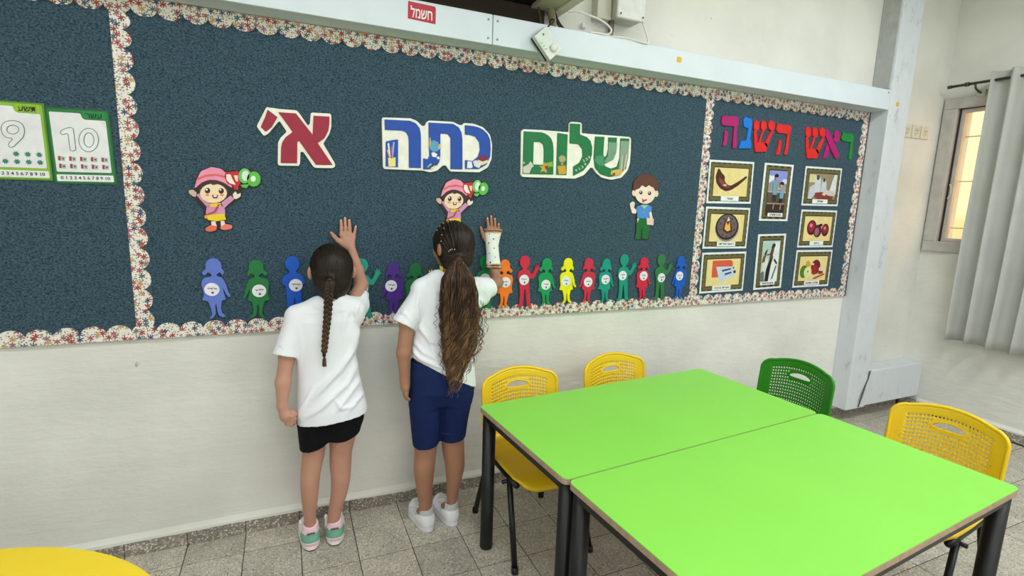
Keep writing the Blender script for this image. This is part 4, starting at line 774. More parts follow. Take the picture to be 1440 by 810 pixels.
for z in (1.30, 1.78, 2.0):
    for s in (-1, 1):
        rel(tube('scroll', curve_pts([(RX+.165, -.30, z), (RX+.165, -.26, z+s*.03), (RX+.165, -.20, z+s*.05), (RX+.165, -.17, z+s*.03), (RX+.165, -.19, z+s*.01)], 5), .004, GW, gr, 6))
tag(box('trim_5', (RX+1.5, -4.5, -.5), (RX+1.65, 3.5, 4.2), mat((232, 190, 128), .8, var=.06, vs=2)), kind='structure')
tag(box('trim_6', (RX+.2, -4.5, -.6), (RX+1.5, 3.5, -.5), mat((190, 180, 160), .9)), kind='structure')

rod = empty('curtain_rod', (4.63, -.6, 2.22), label='dark metal curtain rod above the window', cat='curtain rod'); DM = mat((84, 82, 82), .4, metal=.6)
ZR = 2.215
rel(tube('pole', [(4.63, -.075, ZR), (4.63, -2.0, ZR)], .0085, DM, rod, 10)); rel(tube('finial', [(4.63, -.06, ZR), (4.63, -.08, ZR)], .011, DM, rod, 10))
rel(tube('collar', [(4.63, -.155, ZR), (4.63, -.175, ZR)], .0135, DM, rod, 10))
rel(tube('bracket', curve_pts([(4.63, -.21, ZR-.008), (4.64, -.21, ZR-.03), (4.68, -.21, ZR-.045), (RX-.022, -.21, ZR-.05)], 4), .006, DM, rod, 8)); rel(box('bracket_plate', (RX-.03, -.235, ZR-.075), (RX-.001, -.185, ZR-.03), mat((196, 192, 182), .5), rod, .004))
cu = empty('curtain', (4.63, -.9, .6), label='grey pleated fabric curtain hanging on the dark rod by the window', cat='curtain')
CF = mat((190, 191, 186), .85, .15, var=.05, vs=8, bump=.25, bs=350)
bm = bmesh.new(); nu, nvv = 420, 26; g = []
for j in range(nvv+1):
    v = j/nvv; z = 2.265-1.70*v; row = []
    for i in range(nu+1):
        u = i/nu; y = -.305-1.65*u*(1+.0*v); ph = (y+.305)/.062*math.pi+.6+.25*math.sin(3*v+u*5)*v
        s = math.sin(ph); amp = .030+.010*v; sx_ = math.copysign(abs(s)**.55, s)
        row.append(bm.verts.new((4.625-amp*sx_+.006*math.sin(7*v+u*20)*v, y+.010*math.cos(ph)*(1+.5*v)+.01*v*math.sin(u*9), z+.004*math.sin(u*30)*v)))
    g.append(row)
for j in range(nvv):
    for i in range(nu): bm.faces.new((g[j][i], g[j][i+1], g[j+1][i+1], g[j+1][i]))
o = rel(bmobj('fabric', bm, CF, cu, True)); md = o.modifiers.new('thick', 'SOLIDIFY'); md.thickness = .002
for k in range(6):
    y = -.398-k*.248; bm = bmesh.new(); pts = [(4.625, y+.0, ZR+.0)]
    a = [(4.625+.020*math.cos(t*math.pi/8), y+.012*math.cos(t*math.pi/8), ZR+.020*math.sin(t*math.pi/8)) for t in range(17)]
    sweep(bm, a, .0035, 6, False); rel(bmobj('grommet', bm, DRK, cu, True))

# ------------------------------------------------------------------ tables
TG = mat((142, 226, 84), .42, .4, var=.02, vs=3, bump=.06, bs=500)
PLY = mat((176, 152, 128), .6, var=.15, vs=40)
TA = .0785; TU = np.array([math.cos(TA), math.sin(TA)]); TV = np.array([TU[1], -TU[0]])
def rrect(x0, y0, x1, y1, r, n=5):
    out = []
    for cx, cy, a0 in ((x1-r, y1-r, 0), (x0+r, y1-r, 90), (x0+r, y0+r, 180), (x1-r, y0+r, 270)):
        for k in range(n+1): a = math.radians(a0+90*k/n); out.append((cx+r*math.cos(a), cy+r*math.sin(a)))
    return out
def slab(name, outline, z0, z1, m, parent, bev=0):
    bm = bmesh.new(); n = len(outline)
    a = [bm.verts.new((x, y, z0)) for x, y in outline]; b = [bm.verts.new((x, y, z1)) for x, y in outline]
    bm.faces.new(a[::-1]); t = bm.faces.new(b)
    for i in range(n): bm.faces.new((a[i], a[(i+1) % n], b[(i+1) % n], b[i]))
    if bev: bmesh.ops.bevel(bm, geom=list(t.edges), offset=bev, segments=2, affect='EDGES', profile=.5)
    return bmobj(name, bm, m, parent)
def table(loc, rz, label):
    e = empty('classroom_table', loc, rz, label, 'table', 'green classroom tables pushed together')
    L_, D_ = 1.2, .597
    slab('tabletop', rrect(0, -D_, L_, 0, .022), .5735, .5905, PLY, e); slab('laminate', rrect(.0008, -D_+.0008, L_-.0008, -.0008, .021), .5906, .5932, TG, e, .001)
    for a, b in (((.04, -.032), (L_-.04, -.010)), ((.04, -D_+.010), (L_-.04, -D_+.032)), ((.010, -D_+.04), (.032, -.04)), ((L_-.032, -D_+.04), (L_-.010, -.04))):
        box('apron_rail', (a[0], a[1], .543), (b[0], b[1], .5734), M_BLACK, e, .003)
    for x in (.032, L_-.032):
        for y in (-.032, -D_+.032):
            bm = bmesh.new(); sweep(bm, [(x, y, .0), (x, y, .003), (x, y, .012), (x, y, .5733)], [.021, .0245, .0255, .0255], 20); bmobj('leg', bm, M_BLACK, e, True)
    return e
O = np.array([1.261, -.414])
table((O[0], O[1], 0), TA, 'green-topped classroom table nearer the wall, with black legs')
p = O+TV*.602+TU*.004; table((p[0], p[1], 0), TA, 'green-topped classroom table nearer the camera, with black legs')
# round yellow table, lower left
e = empty('round_table', (-.09, -1.32, 0), label='round yellow tabletop at the lower left corner', cat='table')
circ = [(.5*math.cos(2*math.pi*k/72), .5*math.sin(2*math.pi*k/72)) for k in range(72)]
slab('tabletop', circ, .5675, .5905, PLY, e); slab('laminate', [(x*.999, y*.999) for x, y in circ], .5906, .5932, mat((250, 218, 52), .42, var=.015, vs=3), e, .001)
for k in range(4):
    a = math.pi/4+k*math.pi/2; x, y = .38*math.cos(a), .38*math.sin(a)
    tube('leg', [(x, y, 0), (x, y, .567)], .0255, M_BLACK, e, 18)
tube('apron_ring', [(.38*math.cos(2*math.pi*k/40), .38*math.sin(2*math.pi*k/40), .55) for k in range(41)], .014, M_BLACK, e, 8)

# ------------------------------------------------------------------ chairs
def top_h(x):
    ax_ = min(abs(x), .1758)
    return .2805+.022*(1-(ax_/.126)**2) if ax_ <= .126 else .235+.0455*math.sqrt(max(0, 1-((ax_-.126)/.05)**2))
def back_bend(x, z): return (x, -.018+.040*(x/.176)**2-.10*max(0, z-.05), z+.365)
def back_mesh():
    """perforated backrest: a bent grid whose cells between the bars are left open; the handle hole is snapped to an oval"""
    xl = [-.1758, -.1745, -.171, -.165, -.157, -.148, -.140]
    for c in range(-11, 12): xl += [c*.0114-.0034, c*.0114+.0034]
    xl += [.140, .148, .157, .165, .171, .1745, .1758]
    vl = [.26, .285, .305]; rws = []
    for r in range(11): vl += [.325+r*.0525, .325+r*.0525+.026]; rws.append(len(vl)-2)
    vl += [.905, .95, 1.0]
    def P_(x, v):
        k = 1 if abs(x) < .15 else 1
        w0 = .152+.024*min(1, v/.4); return x*(w0/.176), v*top_h(x)
    G = [[list(P_(x, v)) for x in xl] for v in vl]
    hx, hz0, hu, hd = .056, .2235, .019, .013
    def inside(p): return (p[0]/hx)**2+((p[1]-hz0-.004*(1-(p[0]/hx)**2))/(hu if p[1] > hz0 else hd))**2 < 1
    ins = [[inside(p) for p in r] for r in G]
    bm = bmesh.new(); nr, nc = len(vl), len(xl); keep = set()
    for j in range(nr-1):
        for i in range(nc-1):
            if all((ins[j][i], ins[j][i+1], ins[j+1][i], ins[j+1][i+1])): continue
            c = ((G[j][i][0]+G[j][i+1][0])/2, (G[j][i][1]+G[j+1][i][1])/2)
            near = (c[0]/(hx+.007))**2+((c[1]-hz0-.003)/.025)**2 < 1
            if j in rws and 7 <= i < nc-8 and (i-7) % 2 == 0 and not near: continue
            keep.add((j, i))
    for j in range(nr):
        for i in range(nc):
            if ins[j][i]:
                p = G[j][i]; dx, dz = p[0], p[1]-hz0
                for _ in range(60):
                    if not inside(p): break
                    p[0] += dx*.03; p[1] += dz*.06 if abs(dz) > .0005 else 0
    V = [[bm.verts.new(back_bend(*p)) for p in r] for r in G]
    for j, i in keep: bm.faces.new((V[j][i], V[j][i+1], V[j+1][i+1], V[j+1][i]))
    bmesh.ops.delete(bm, geom=[v for v in bm.verts if not v.link_faces], context='VERTS')
    bmesh.ops.recalc_face_normals(bm, faces=bm.faces)
    me = bpy.data.meshes.new('backrest'); bm.to_mesh(me); bm.free(); me.polygons.foreach_set('use_smooth', [True]*len(me.polygons)); return me
def rim_mesh():
    bend = back_bend
    out = [(x*(.152+.024*min(1, v/.4))/.176, v*top_h(x)) for x, v in [(-.1758, v) for v in (.26, .3, .4, .6, .8, 1)]+[(x, 1) for x in (-.1745, -.171, -.165, -.157, -.148, -.138, -.126)]]
    out += [(-.126+.252*k/12, top_h(-.126+.252*k/12)) for k in range(1, 12)]; out += [(-x, z) for x, z in out[:13][::-1]]
    out += [(k/8*(-1)*.150+.0, .26*top_h(k/8*.15)) for k in (-7, -5, -3, -1, 1, 3, 5, 7)]+[out[0]]
    bm = bmesh.new(); sweep(bm, [bend(x, z) for x, z in out], .0068, 8)
    hd = [(.056*math.cos(t), .2235+.004*math.sin(t)**2+(.019 if math.sin(t) > 0 else .013)*math.sin(t)) for t in [2*math.pi*k/24 for k in range(25)]]
    sweep(bm, [bend(x, z) for x, z in hd], .0045, 6, False)
    bmesh.ops.recalc_face_normals(bm, faces=bm.faces)
    me = bpy.data.meshes.new('rim'); bm.to_mesh(me); bm.free(); me.polygons.foreach_set('use_smooth', [True]*len(me.polygons)); return me
def seat_mesh():
    nx, ny = 24, 26; top = []
    for j in range(ny+1):
        v = j/ny; row = []
        for i in range(nx+1):
            u = i/nx*2-1
            hw = .170-.012*(v-.5)**2*2-.03*max(0, v-.85)/.15
            y = -.01+.365*v
            z = .356-.012*math.sin(math.pi*min(1, v*1.1))*(1-u*u*.8)-.030*max(0, v-.78)**2/.0484+.055*max(0, .12-v)**2/.0144*(1-.0*u)+.012*abs(u)**4
            y2 = y-.025*(abs(u)**5)*(v > .8)*(v-.8)/.2
            row.append((u*hw, y2, z))
        top.append(row)
    bm = bmesh.new(); A = [[bm.verts.new(p) for p in r] for r in top]; B = [[bm.verts.new((p[0]*.985, p[1], p[2]-.011)) for p in r] for r in top]
    for j in range(ny):
        for i in range(nx):
            bm.faces.new((A[j][i], A[j][i+1], A[j+1][i+1], A[j+1][i])); bm.faces.new((B[j][i], B[j+1][i], B[j+1][i+1], B[j][i+1]))
    for j in range(ny):
        bm.faces.new((A[j][0], A[j+1][0], B[j+1][0], B[j][0])); bm.faces.new((A[j][nx], B[j][nx], B[j+1][nx], A[j+1][nx]))
    for i in range(nx):
        bm.faces.new((A[0][i], B[0][i], B[0][i+1], A[0][i+1])); bm.faces.new((A[ny][i], A[ny][i+1], B[ny][i+1], B[ny][i]))
    bmesh.ops.recalc_face_normals(bm, faces=bm.faces)
    me = bpy.data.meshes.new('seat'); bm.to_mesh(me); bm.free(); me.polygons.foreach_set('use_smooth', [True]*len(me.polygons)); return me
def chair_parts(root, m):
    """chair at the origin, sitter faces +y, backrest near y=0"""
    def add(nm, me, mm, par=root): me.materials.append(mm); o = bpy.data.objects.new(nm, me); COL.objects.link(o); o.parent = par; return o
    b = add('backrest', back_mesh(), m); sd = b.modifiers.new('thick', 'SOLIDIFY'); sd.thickness = .006; sd.offset = 0; add('rim', rim_mesh(), m, b); add('seat', seat_mesh(), m)
    for s in (-1, 1):
        tube('seat_rail', curve_pts([(s*.148, -.028, .40), (s*.150, -.012, .345), (s*.150, .04, .326), (s*.148, .30, .326)], 4), .0115, M_BLACK, root, 10)
        tube('leg', [(s*.166, .345, .005), (s*.150, .235, .322)], .0115, M_BLACK, root, 12)
        tube('leg', [(s*.166, -.075, .005), (s*.150, .03, .322)], .0115, M_BLACK, root, 12)
        tube('back_upright', curve_pts([(s*.150, .0, .335), (s*.150, -.010, .40), (s*.146, -.006, .46), (s*.142, -.010, .52)], 4), .0105, M_BLACK, root, 10)
        tube('bolt', [(s*.140, .235, .314), (s*.180, .235, .314)], .008, M_BLACK, root, 8)
        for y in (.345, -.075): tube('foot_cap', [(s*.1663, y*1.001, .0), (s*.1655, y*.985, .022)], .0135, M_BLACK, root, 12)
    tube('cross_bar', [(-.150, .235, .318), (.150, .235, .318)], .010, M_BLACK, root, 10)
    tube('cross_bar', [(-.150, .03, .318), (.150, .03, .318)], .010, M_BLACK, root, 10)
CH = [((1.502, -.275), math.pi+.02, M_YEL, 'yellow perforated plastic chair nearest the curly-haired child'),
      ((2.020, -.225), math.pi+.07, M_YEL, 'yellow perforated plastic chair behind the table, by the wall'),
      ((2.80, -.585), math.pi/2+.10, M_GRNP, 'green perforated plastic chair at the far end of the tables'),
      ((2.81, -1.195), math.pi/2+.13, M_YEL, 'yellow perforated plastic chair at the right end of the near table')]
first = None
def walk(o): return [o]+[d for c in o.children for d in walk(c)]
for (x, y), rz, m, lab in CH:
    e = empty('school_chair', (x, y, 0), rz, lab, 'chair', 'plastic chairs round the green tables')
    if first is None: first = e; chair_parts(e, m); continue
    def cp(src, par):
        for c in src.children:
            n = c.copy(); COL.objects.link(n); n.parent = par
            if n.data.materials[0] == M_YEL and m != M_YEL: n.data = c.data.copy(); n.data.materials[0] = m
            cp(c, n)
    cp(first, e)

# ------------------------------------------------------------------ signed-distance sculpting for the children
class Field:
    def __init__(s, lo, hi, h):
        s.lo = np.array(lo, float); s.h = h; s.n = np.ceil((np.array(hi)-s.lo)/h).astype(int)+1
        s.ax = [(s.lo[i]+np.arange(s.n[i])*h).astype(np.float32) for i in range(3)]; s.d = np.full(s.n, 1e3, np.float32)
    def sub(s, lo, hi):
        a = np.clip(np.floor((np.array(lo)-s.lo)/s.h).astype(int), 0, s.n); b = np.clip(np.ceil((np.array(hi)-s.lo)/s.h).astype(int)+1, 0, s.n)
        sl = tuple(slice(a[i], b[i]) for i in range(3)); return sl, s.ax[0][sl[0]][:, None, None], s.ax[1][sl[1]][None, :, None], s.ax[2][sl[2]][None, None, :]
    def put(s, sl, dn, k, op):
        a = s.d[sl]
        if op == 'cut': s.d[sl] = np.maximum(a, -dn); return
        if k > 0:
            h = np.maximum(k-np.abs(a-dn), 0)/k; s.d[sl] = np.minimum(a, dn)-h*h*k/4
        else: s.d[sl] = np.minimum(a, dn)
    def cone(s, a, b, ra, rb, k=.01, op='add', flat=1.0):
        a = np.array(a, float); b = np.array(b, float); R_ = max(ra, rb)+k+3*s.h
        sl, X, Y, Z = s.sub(np.minimum(a, b)-R_, np.maximum(a, b)+R_); ab = b-a; l2 = max(float(ab@ab), 1e-9)
        px, py, pz = X-a[0], Y-a[1], Z-a[2]; t = np.clip((px*ab[0]+py*ab[1]+pz*ab[2])/l2, 0, 1)
        dn = np.sqrt((px-t*ab[0])**2+((py-t*ab[1])/flat)**2+(pz-t*ab[2])**2)-(ra+(rb-ra)*t)
        s.put(sl, dn.astype(np.float32), k, op)
    def chain(s, pts, rad, k=.01, op='add', flat=1.0):
        for i in range(len(pts)-1): s.cone(pts[i], pts[i+1], rad[i], rad[i+1], k, op, flat)
    def ell(s, c, r, k=.01, op='add', rx=0., rz=0.):
        c = np.array(c, float); r = np.array(r, float); m = max(r)+k+3*s.h; sl, X, Y, Z = s.sub(c-m, c+m)
        x, y, z = X-c[0], Y-c[1], Z-c[2]
        if rx: y, z = y*math.cos(rx)+z*math.sin(rx), -y*math.sin(rx)+z*math.cos(rx)
        if rz: x, y = x*math.cos(rz)+y*math.sin(rz), -x*math.sin(rz)+y*math.cos(rz)
        k0 = np.sqrt((x/r[0])**2+(y/r[1])**2+(z/r[2])**2); k1 = np.sqrt((x/r[0]**2)**2+(y/r[1]**2)**2+(z/r[2]**2)**2)+1e-9
        s.put(sl, (k0*(k0-1)/k1).astype(np.float32), k, op)
    def loft(s, rows, k=.01, op='add', e=2.3):
        """rows (z, cx, cy, rx, ry) ascending in z"""
        A = np.array(sorted(rows)); R_ = A[:, 3:].max()+k+3*s.h
        lo = [A[:, 1].min()-R_, A[:, 2].min()-R_, A[0, 0]-k-3*s.h]; hi = [A[:, 1].max()+R_, A[:, 2].max()+R_, A[-1, 0]+k+3*s.h]
        sl, X, Y, Z = s.sub(lo, hi); z = Z.ravel(); I = [np.interp(z, A[:, 0], A[:, j])[None, None, :] for j in range(1, 5)]
        q = (np.abs((X-I[0])/I[2])**e+np.abs((Y-I[1])/I[3])**e)**(1/e); dn = (q-1)*np.minimum(I[2], I[3])
        dz = np.maximum(A[0, 0]-Z, Z-A[-1, 0]); dn = np.maximum(dn, dz); s.put(sl, dn.astype(np.float32), k, op)
    def half(s, p, n, c=None, r=None):
        """cut away everything on the +n side of the plane, optionally within r of c"""
        n = np.array(n, float); n /= np.linalg.norm(n); p = np.array(p, float)
        lo, hi = (s.lo, s.lo+s.n*s.h) if c is None else (np.array(c)-r, np.array(c)+r)
        sl, X, Y, Z = s.sub(lo, hi); dn = (X-p[0])*n[0]+(Y-p[1])*n[1]+(Z-p[2])*n[2]; dn = np.broadcast_to(dn, s.d[sl].shape)
        s.d[sl] = np.maximum(s.d[sl], dn.astype(np.float32))
    def like(s):
        g = Field(s.lo, s.lo, s.h); g.n = s.n; g.ax = s.ax; g.d = np.full(s.n, 1e3, np.float32); return g
    def merge(s, g, k):
        a, b = s.d, g.d; h = np.maximum(k-np.abs(a-b), 0)/k; s.d = np.minimum(a, b)-h*h*k/4
    def mesh(s):
        d = s.d; ins = d < 0
        n = d.shape; c = np.zeros((n[0]-1, n[1]-1, n[2]-1), np.int8)
        for i in (0, 1):
            for j in (0, 1):
                for k in (0, 1): c += ins[i:n[0]-1+i, j:n[1]-1+j, k:n[2]-1+k]
        act = (c > 0) & (c < 8); idx = np.full(act.shape, -1, np.int64); ii = np.argwhere(act); idx[act] = np.arange(len(ii))
        acc = np.zeros((len(ii), 3)); cnt = np.zeros(len(ii)); I, J, K = ii.T
        corners = [(a, b, c_) for a in (0, 1) for b in (0, 1) for c_ in (0, 1)]
        for a in corners:
            for ax in range(3):
                if a[ax]: continue
                b = list(a); b[ax] = 1; da = d[I+a[0], J+a[1], K+a[2]]; db = d[I+b[0], J+b[1], K+b[2]]; m = (da < 0) != (db < 0)
                t = np.where(m, da/(da-db+1e-12), 0); t = np.clip(t, 0, 1)
                P_ = np.array(a, float)[None, :].repeat(len(ii), 0); P_[:, ax] += t; acc += P_*m[:, None]; cnt += m
        V = s.lo+(ii+acc/cnt[:, None])*s.h; Fs = []
        for ax in range(3):
            sh = [slice(1, n[i]-1) for i in range(3)]; sh[ax] = slice(0, n[ax]-1); sh2 = list(sh); sh2[ax] = slice(1, n[ax])
            a = ins[tuple(sh)]; b = ins[tuple(sh2)]; e_ = np.argwhere(a != b)
            if not len(e_): continue
            off = np.array([1, 1, 1]); off[ax] = 0; g_ = e_+off; u = [i for i in range(3) if i != ax]; q = []
            for du, dv in ((0, 0), (1, 0), (1, 1), (0, 1)):
                g2 = g_.copy(); g2[:, u[0]] -= du; g2[:, u[1]] -= dv; q.append(idx[g2[:, 0], g2[:, 1], g2[:, 2]])
            q = np.stack(q, 1); fl = a[tuple(e_.T)] ^ (ax == 1); q[fl] = q[fl][:, ::-1]; Fs.append(q)
        return V, np.concatenate(Fs)
def smooth_v(V, Fq, it=2, lam=.5):
    for _ in range(it):
        acc = np.zeros_like(V); cnt = np.zeros(len(V))
        for a in range(4):
            for b in ((a+1) % 4, (a-1) % 4): np.add.at(acc, Fq[:, a], V[Fq[:, b]]); np.add.at(cnt, Fq[:, a], 1)
        V = V+lam*(acc/np.maximum(cnt, 1)[:, None]-V)
    return V
def vnormals(V, Fq):
    n = np.cross(V[Fq[:, 2]]-V[Fq[:, 0]], V[Fq[:, 3]]-V[Fq[:, 1]]); out = np.zeros_like(V)
    for a in range(4): np.add.at(out, Fq[:, a], n)
    return out/(np.linalg.norm(out, axis=1)[:, None]+1e-12)
def sdf_obj(name, fld, m, parent, it=2, disp=None, idx=None):
    V, Fq = fld.mesh(); V = smooth_v(V, Fq, it)
    me = bpy.data.meshes.new(name)
    nn_ = vnormals(V, Fq)
    c0 = V.mean(0)
    if np.mean(np.sum(nn_*(V-c0), 1)) < 0: Fq = Fq[:, ::-1]; nn_ = -nn_
    if disp is not None: V = V+nn_*disp(V, nn_)[:, None]
    me.vertices.add(len(V)); me.vertices.foreach_set('co', V.astype(np.float32).ravel()); me.loops.add(4*len(Fq)); me.loops.foreach_set('vertex_index', Fq.astype(np.int32).ravel())
    me.polygons.add(len(Fq)); me.polygons.foreach_set('loop_start', np.arange(0, 4*len(Fq), 4, dtype=np.int32)); me.update(calc_edges=True); me.validate()
    o = rel(link(name, me, m, parent, True))
    if idx is not None:
        C_ = V[Fq].mean(1); me.polygons.foreach_set('material_index', idx(C_).astype(np.int32))
    return o
def legpts(rows):
    """rows (px left, px right, py, depth y) -> centres and radii"""
    P, R_ = [], []
    for xl, xr, py, y in rows:
        a, b = W(xl, py, y), W(xr, py, y); P.append((a+b)/2); R_.append(abs(b[0]-a[0])/2*.97)
    return P, R_
def folds(creases, base=.0007, seed=0, back=True):
    """displacement: soft cloth noise plus creases drawn as (polyline in photo pixels, width px, height m) on the side facing the room"""
    def f(V, nn_):
        out = np.array([base*mnoise.noise(Vector((v[0]*22+seed, v[1]*22, v[2]*9)))*2 for v in V])
        px = PX(V); fac = np.clip(-nn_[:, 1]*1.5+.2, 0, 1)
        for pl, wd, amp in creases:
            best = np.full(len(V), 1e9); al = np.zeros(len(V))
            for i in range(len(pl)-1):
                a = np.array(pl[i], float); b = np.array(pl[i+1], float); ab = b-a; t = np.clip(((px-a)@ab)/(ab@ab), 0, 1); dd = np.linalg.norm(px-a-t[:, None]*ab, axis=1)
                u = dd < best; best[u] = dd[u]; al[u] = (i+t[u])/(len(pl)-1)
            out += 2.1*fac*amp*np.exp(-(best/wd)**2)*np.sin(np.pi*np.clip(al, .03, .97))**.6
        return out
    return f

def head(F, c, yaw=0., tilt=0., s=1.0, ears=True):
    """child's head facing +y; c = centre of the skull"""
    Rm = Matrix.Rotation(yaw, 3, 'Z') @ Matrix.Rotation(tilt, 3, 'X'); c = Vector(c)
    def T_(x, y, z): return tuple(c+Rm @ (Vector((x, y, z))*s))
    F.ell(T_(0, 0, 0), (.066*s, .080*s, .074*s), .01, rx=tilt, rz=yaw)
    F.ell(T_(0, .026, -.045), (.050*s, .052*s, .052*s), .03, rz=yaw)
    F.ell(T_(0, .050, -.078), (.022*s, .020*s, .016*s), .03, rz=yaw)
    for a in (-1, 1):
        F.ell(T_(a*.034, .050, -.038), (.020*s, .020*s, .020*s), .02); F.ell(T_(a*.026, .074, -.004), (.018*s, .008*s, .012*s), .012, 'cut')
        if ears:
            F.ell(T_(a*.0745, -.004, -.020), (.0095*s, .018*s, .026*s), .004, rz=yaw+a*.5); F.ell(T_(a*.083, .003, -.019), (.004*s, .009*s, .014*s), 0, 'cut', rz=yaw+a*.35)
    F.cone(T_(0, .074, -.008), T_(0, .088, -.030), .006*s, .0095*s, .012); F.ell(T_(0, .077, -.054), (.020*s, .008*s, .0065*s), .008); F.cone(T_(-.018, .086, -.054), T_(.018, .086, -.054), .0012, .0012, 0, 'cut')
    return T_
def eyes(T_, par, s=1.0):
    for a in (-1, 1):
        bm = bmesh.new(); bmesh.ops.create_uvsphere(bm, u_segments=16, v_segments=10, radius=.0115*s, matrix=Matrix.Translation(T_(a*.026, .0635, -.004))); e_ = rel(bmobj('eye', bm, mat((236, 232, 226), .2), par, True))
        bm = bmesh.new(); bmesh.ops.create_uvsphere(bm, u_segments=12, v_segments=8, radius=.0058*s, matrix=Matrix.Translation(T_(a*.026, .0705, -.005))); bmobj('iris', bm, mat((60, 38, 24), .15), e_, True)
        rel(tube('eyebrow', curve_pts([T_(a*.012, .080, .014), T_(a*.026, .079, .019), T_(a*.040, .070, .015)], 4), .0022*s, M_HAIR1, par, 6))
def wall_hand(F, fingers, thumb, wrist, yw, rad=.0066):
    """open hand laid flat on the board; every finger is (base px, tip px)"""
    yb = FB-.0075; wr = W(*wrist, yw)
    for i, (b, t) in enumerate(fingers):
        B, Tp = W(*b, yb-.005), W(*t, yb); m1 = B+(Tp-B)*.42+np.array([0, -.0028, 0]); m2 = B+(Tp-B)*.74+np.array([0, -.001, 0]); r = rad*(1, 1.02, 1, .86)[i]
        F.chain([B, m1, m2, Tp], [r*1.08, r*1.02, r*.93, r*.82], .0022)
        F.cone(B+(wr-B)*.02, wr+(B-wr)*.30, r*1.2, .0115, .010); F.ell(tuple(B+np.array([0, -.003, 0])), (r*1.1, r*1.05, r*1.2), .004)
    F.cone(W(*fingers[0][0], yb-.004)*.5+wr*.5, W(*fingers[3][0], yb-.004)*.5+wr*.5, .0115, .010, .010)
    F.cone(W(*fingers[0][0], yb-.003), W(*fingers[3][0], yb-.003), .0072, .0065, .006)
    (b, t) = thumb; B, Tp = W(*b, yb-.008), W(*t, yb-.001); mid = B+(Tp-B)*.5+np.array([-.001, -.002, 0])
    F.cone(wr+(B-wr)*.25, B, .0115, .0095, .010); F.chain([B, mid, Tp], [.0090, .0078, .0062], .005)
def nails(par, fingers, thumb):
    m = mat((222, 178, 160), .25); yb = FB-.0075
    for b, t in fingers+[thumb]:
        B, Tp = W(*b, yb), W(*t, yb); d = (Tp-B)/np.linalg.norm(Tp-B); c = Tp-d*.001+np.array([0, -.0048, 0])
        bm = bmesh.new(); bmesh.ops.create_uvsphere(bm, u_segments=10, v_segments=6, radius=1)
        ang = math.atan2(d[0], d[2])
        for v in bm.verts: x, y, z = v.co.x*.0042, v.co.y*.0012, v.co.z*.0052; v.co = Vector((c[0]+x*math.cos(ang)+z*math.sin(ang), c[1]+y, c[2]-x*math.sin(ang)+z*math.cos(ang)))
        rel(bmobj('fingernail', bm, m, par, True))
def strands(name, paths, rads, m, par, kind=None, n=5):
    bm = bmesh.new()
    for P_, r in zip(paths, rads): sweep(bm, P_, r, n, False)
    o = rel(bmobj(name, bm, m, par, True))
    if kind: o['kind'] = kind
    return o
def shoe(par, heel, ang, L_, cols, style=0):
    """shoe whose heel is on the floor at heel, pointing along ang (0 = +y)"""
    F = Field((-.06, -.02, -.01), (.06, L_+.03, .11), .0022)
    F.chain([(0, .026, .028), (0, .06, .034), (.002, .11, .030), (.003, L_-.036, .022)], [.0265, .030, .033, .031], .02)
    F.cone((0, .029, .038), (0, .037, .070), .0275, .0275, .02); F.cone((0, .060, .045), (0, .075, .066), .028, .024, .02)
    F.half((0, 0, .010), (0, 0, -1)); F.half((0, .03, .078), (0, -.25, 1)); F.half((0, 0, .078), (0, .55, 1), (0, .10, .08), .06)
    F.cone((0, .040, .058), (0, .048, .12), .0215, .024, 0, 'cut')
    def idx(C_):
        z = C_[:, 2]; y = C_[:, 1]; o = np.zeros(len(C_))
        if style == 0: o[(y < .055-z*.25) & (z > .028) & (z < .054)] = 1; o[(y < .048) & (z >= .054)] = 2
        else: o[(y < .052) & (z > .058)] = 1
        o[(np.hypot(C_[:, 0], (C_[:, 1]-.042)) < .0235) & (z > .05)] = 3; return o
    e = sdf_obj('shoe', F, [mat(c, .6, bump=.15, bs=300) for c in cols[:4]], None, 1, None, idx)
    def sole(nm2, z0, z1, gx, m):
        out = []
        for k in range(40):
            a = 2*math.pi*k/40; yy = L_/2-.002-(L_/2+gx)*math.cos(a); wv = np.interp(yy/L_, [0, .15, .45, .72, 1], [.0300, .0335, .032, .038, .028])+gx
            out.append((wv*math.copysign(abs(math.sin(a))**.7, math.sin(a)), yy))
        slab(nm2, out, z0, z1, m, e)
    sole('outsole', 0, .005, .001, mat((30, 28, 30) if style == 0 else (196, 196, 200), .6)); sole('midsole', .005, .0165, .0032, mat(cols[4], .55)); sole('midsole_stripe', .0166, .0245, .0022, mat(cols[5], .55)); sole('midsole_edge', .0246, .0290, .0010, mat(cols[4], .55))
    if style == 0:
        bm = bmesh.new()
        for k in range(7): addbox(bm, (-.015+k*.0042, -.0040, .0585), (-.012+k*.0042, .001, .0625))
        bmobj('lettering', bm, mat((40, 30, 36), .6), e)
        tube('pull_tab', curve_pts([(-.022, .05, .070), (-.030, .046, .088), (-.034, .044, .080)], 4), .004, mat((240, 240, 240), .6), e, 6, (1, 2))
    for k in range(4):
        y = .085+k*.014; tube('lace', curve_pts([(-.018, y, .058-k*.0045), (0, y+.002, .066-k*.005), (.018, y+.004, .058-k*.0045)], 4), .0022, mat((245, 245, 245), .7), e, 6)
    e.parent = par; e.matrix_parent_inverse = Matrix.Translation(par.location).inverted(); e.location = (heel[0], heel[1], 0); e.rotation_euler = (0, 0, ang); e.scale = (1.06, 1, 1.24)
    return e
def person_shirt_rows(rows):
    out = []
    for xl, xr, py, y, ry in rows:
        a, b = W(xl, py, y), W(xr, py, y); out.append(((a[2]+b[2])/2, (a[0]+b[0])/2, y, abs(b[0]-a[0])/2, ry))
    return out
def shrink(rows, k, lo=None): return [(z, x, y, rx*k, ry*k) for z, x, y, rx, ry in rows]
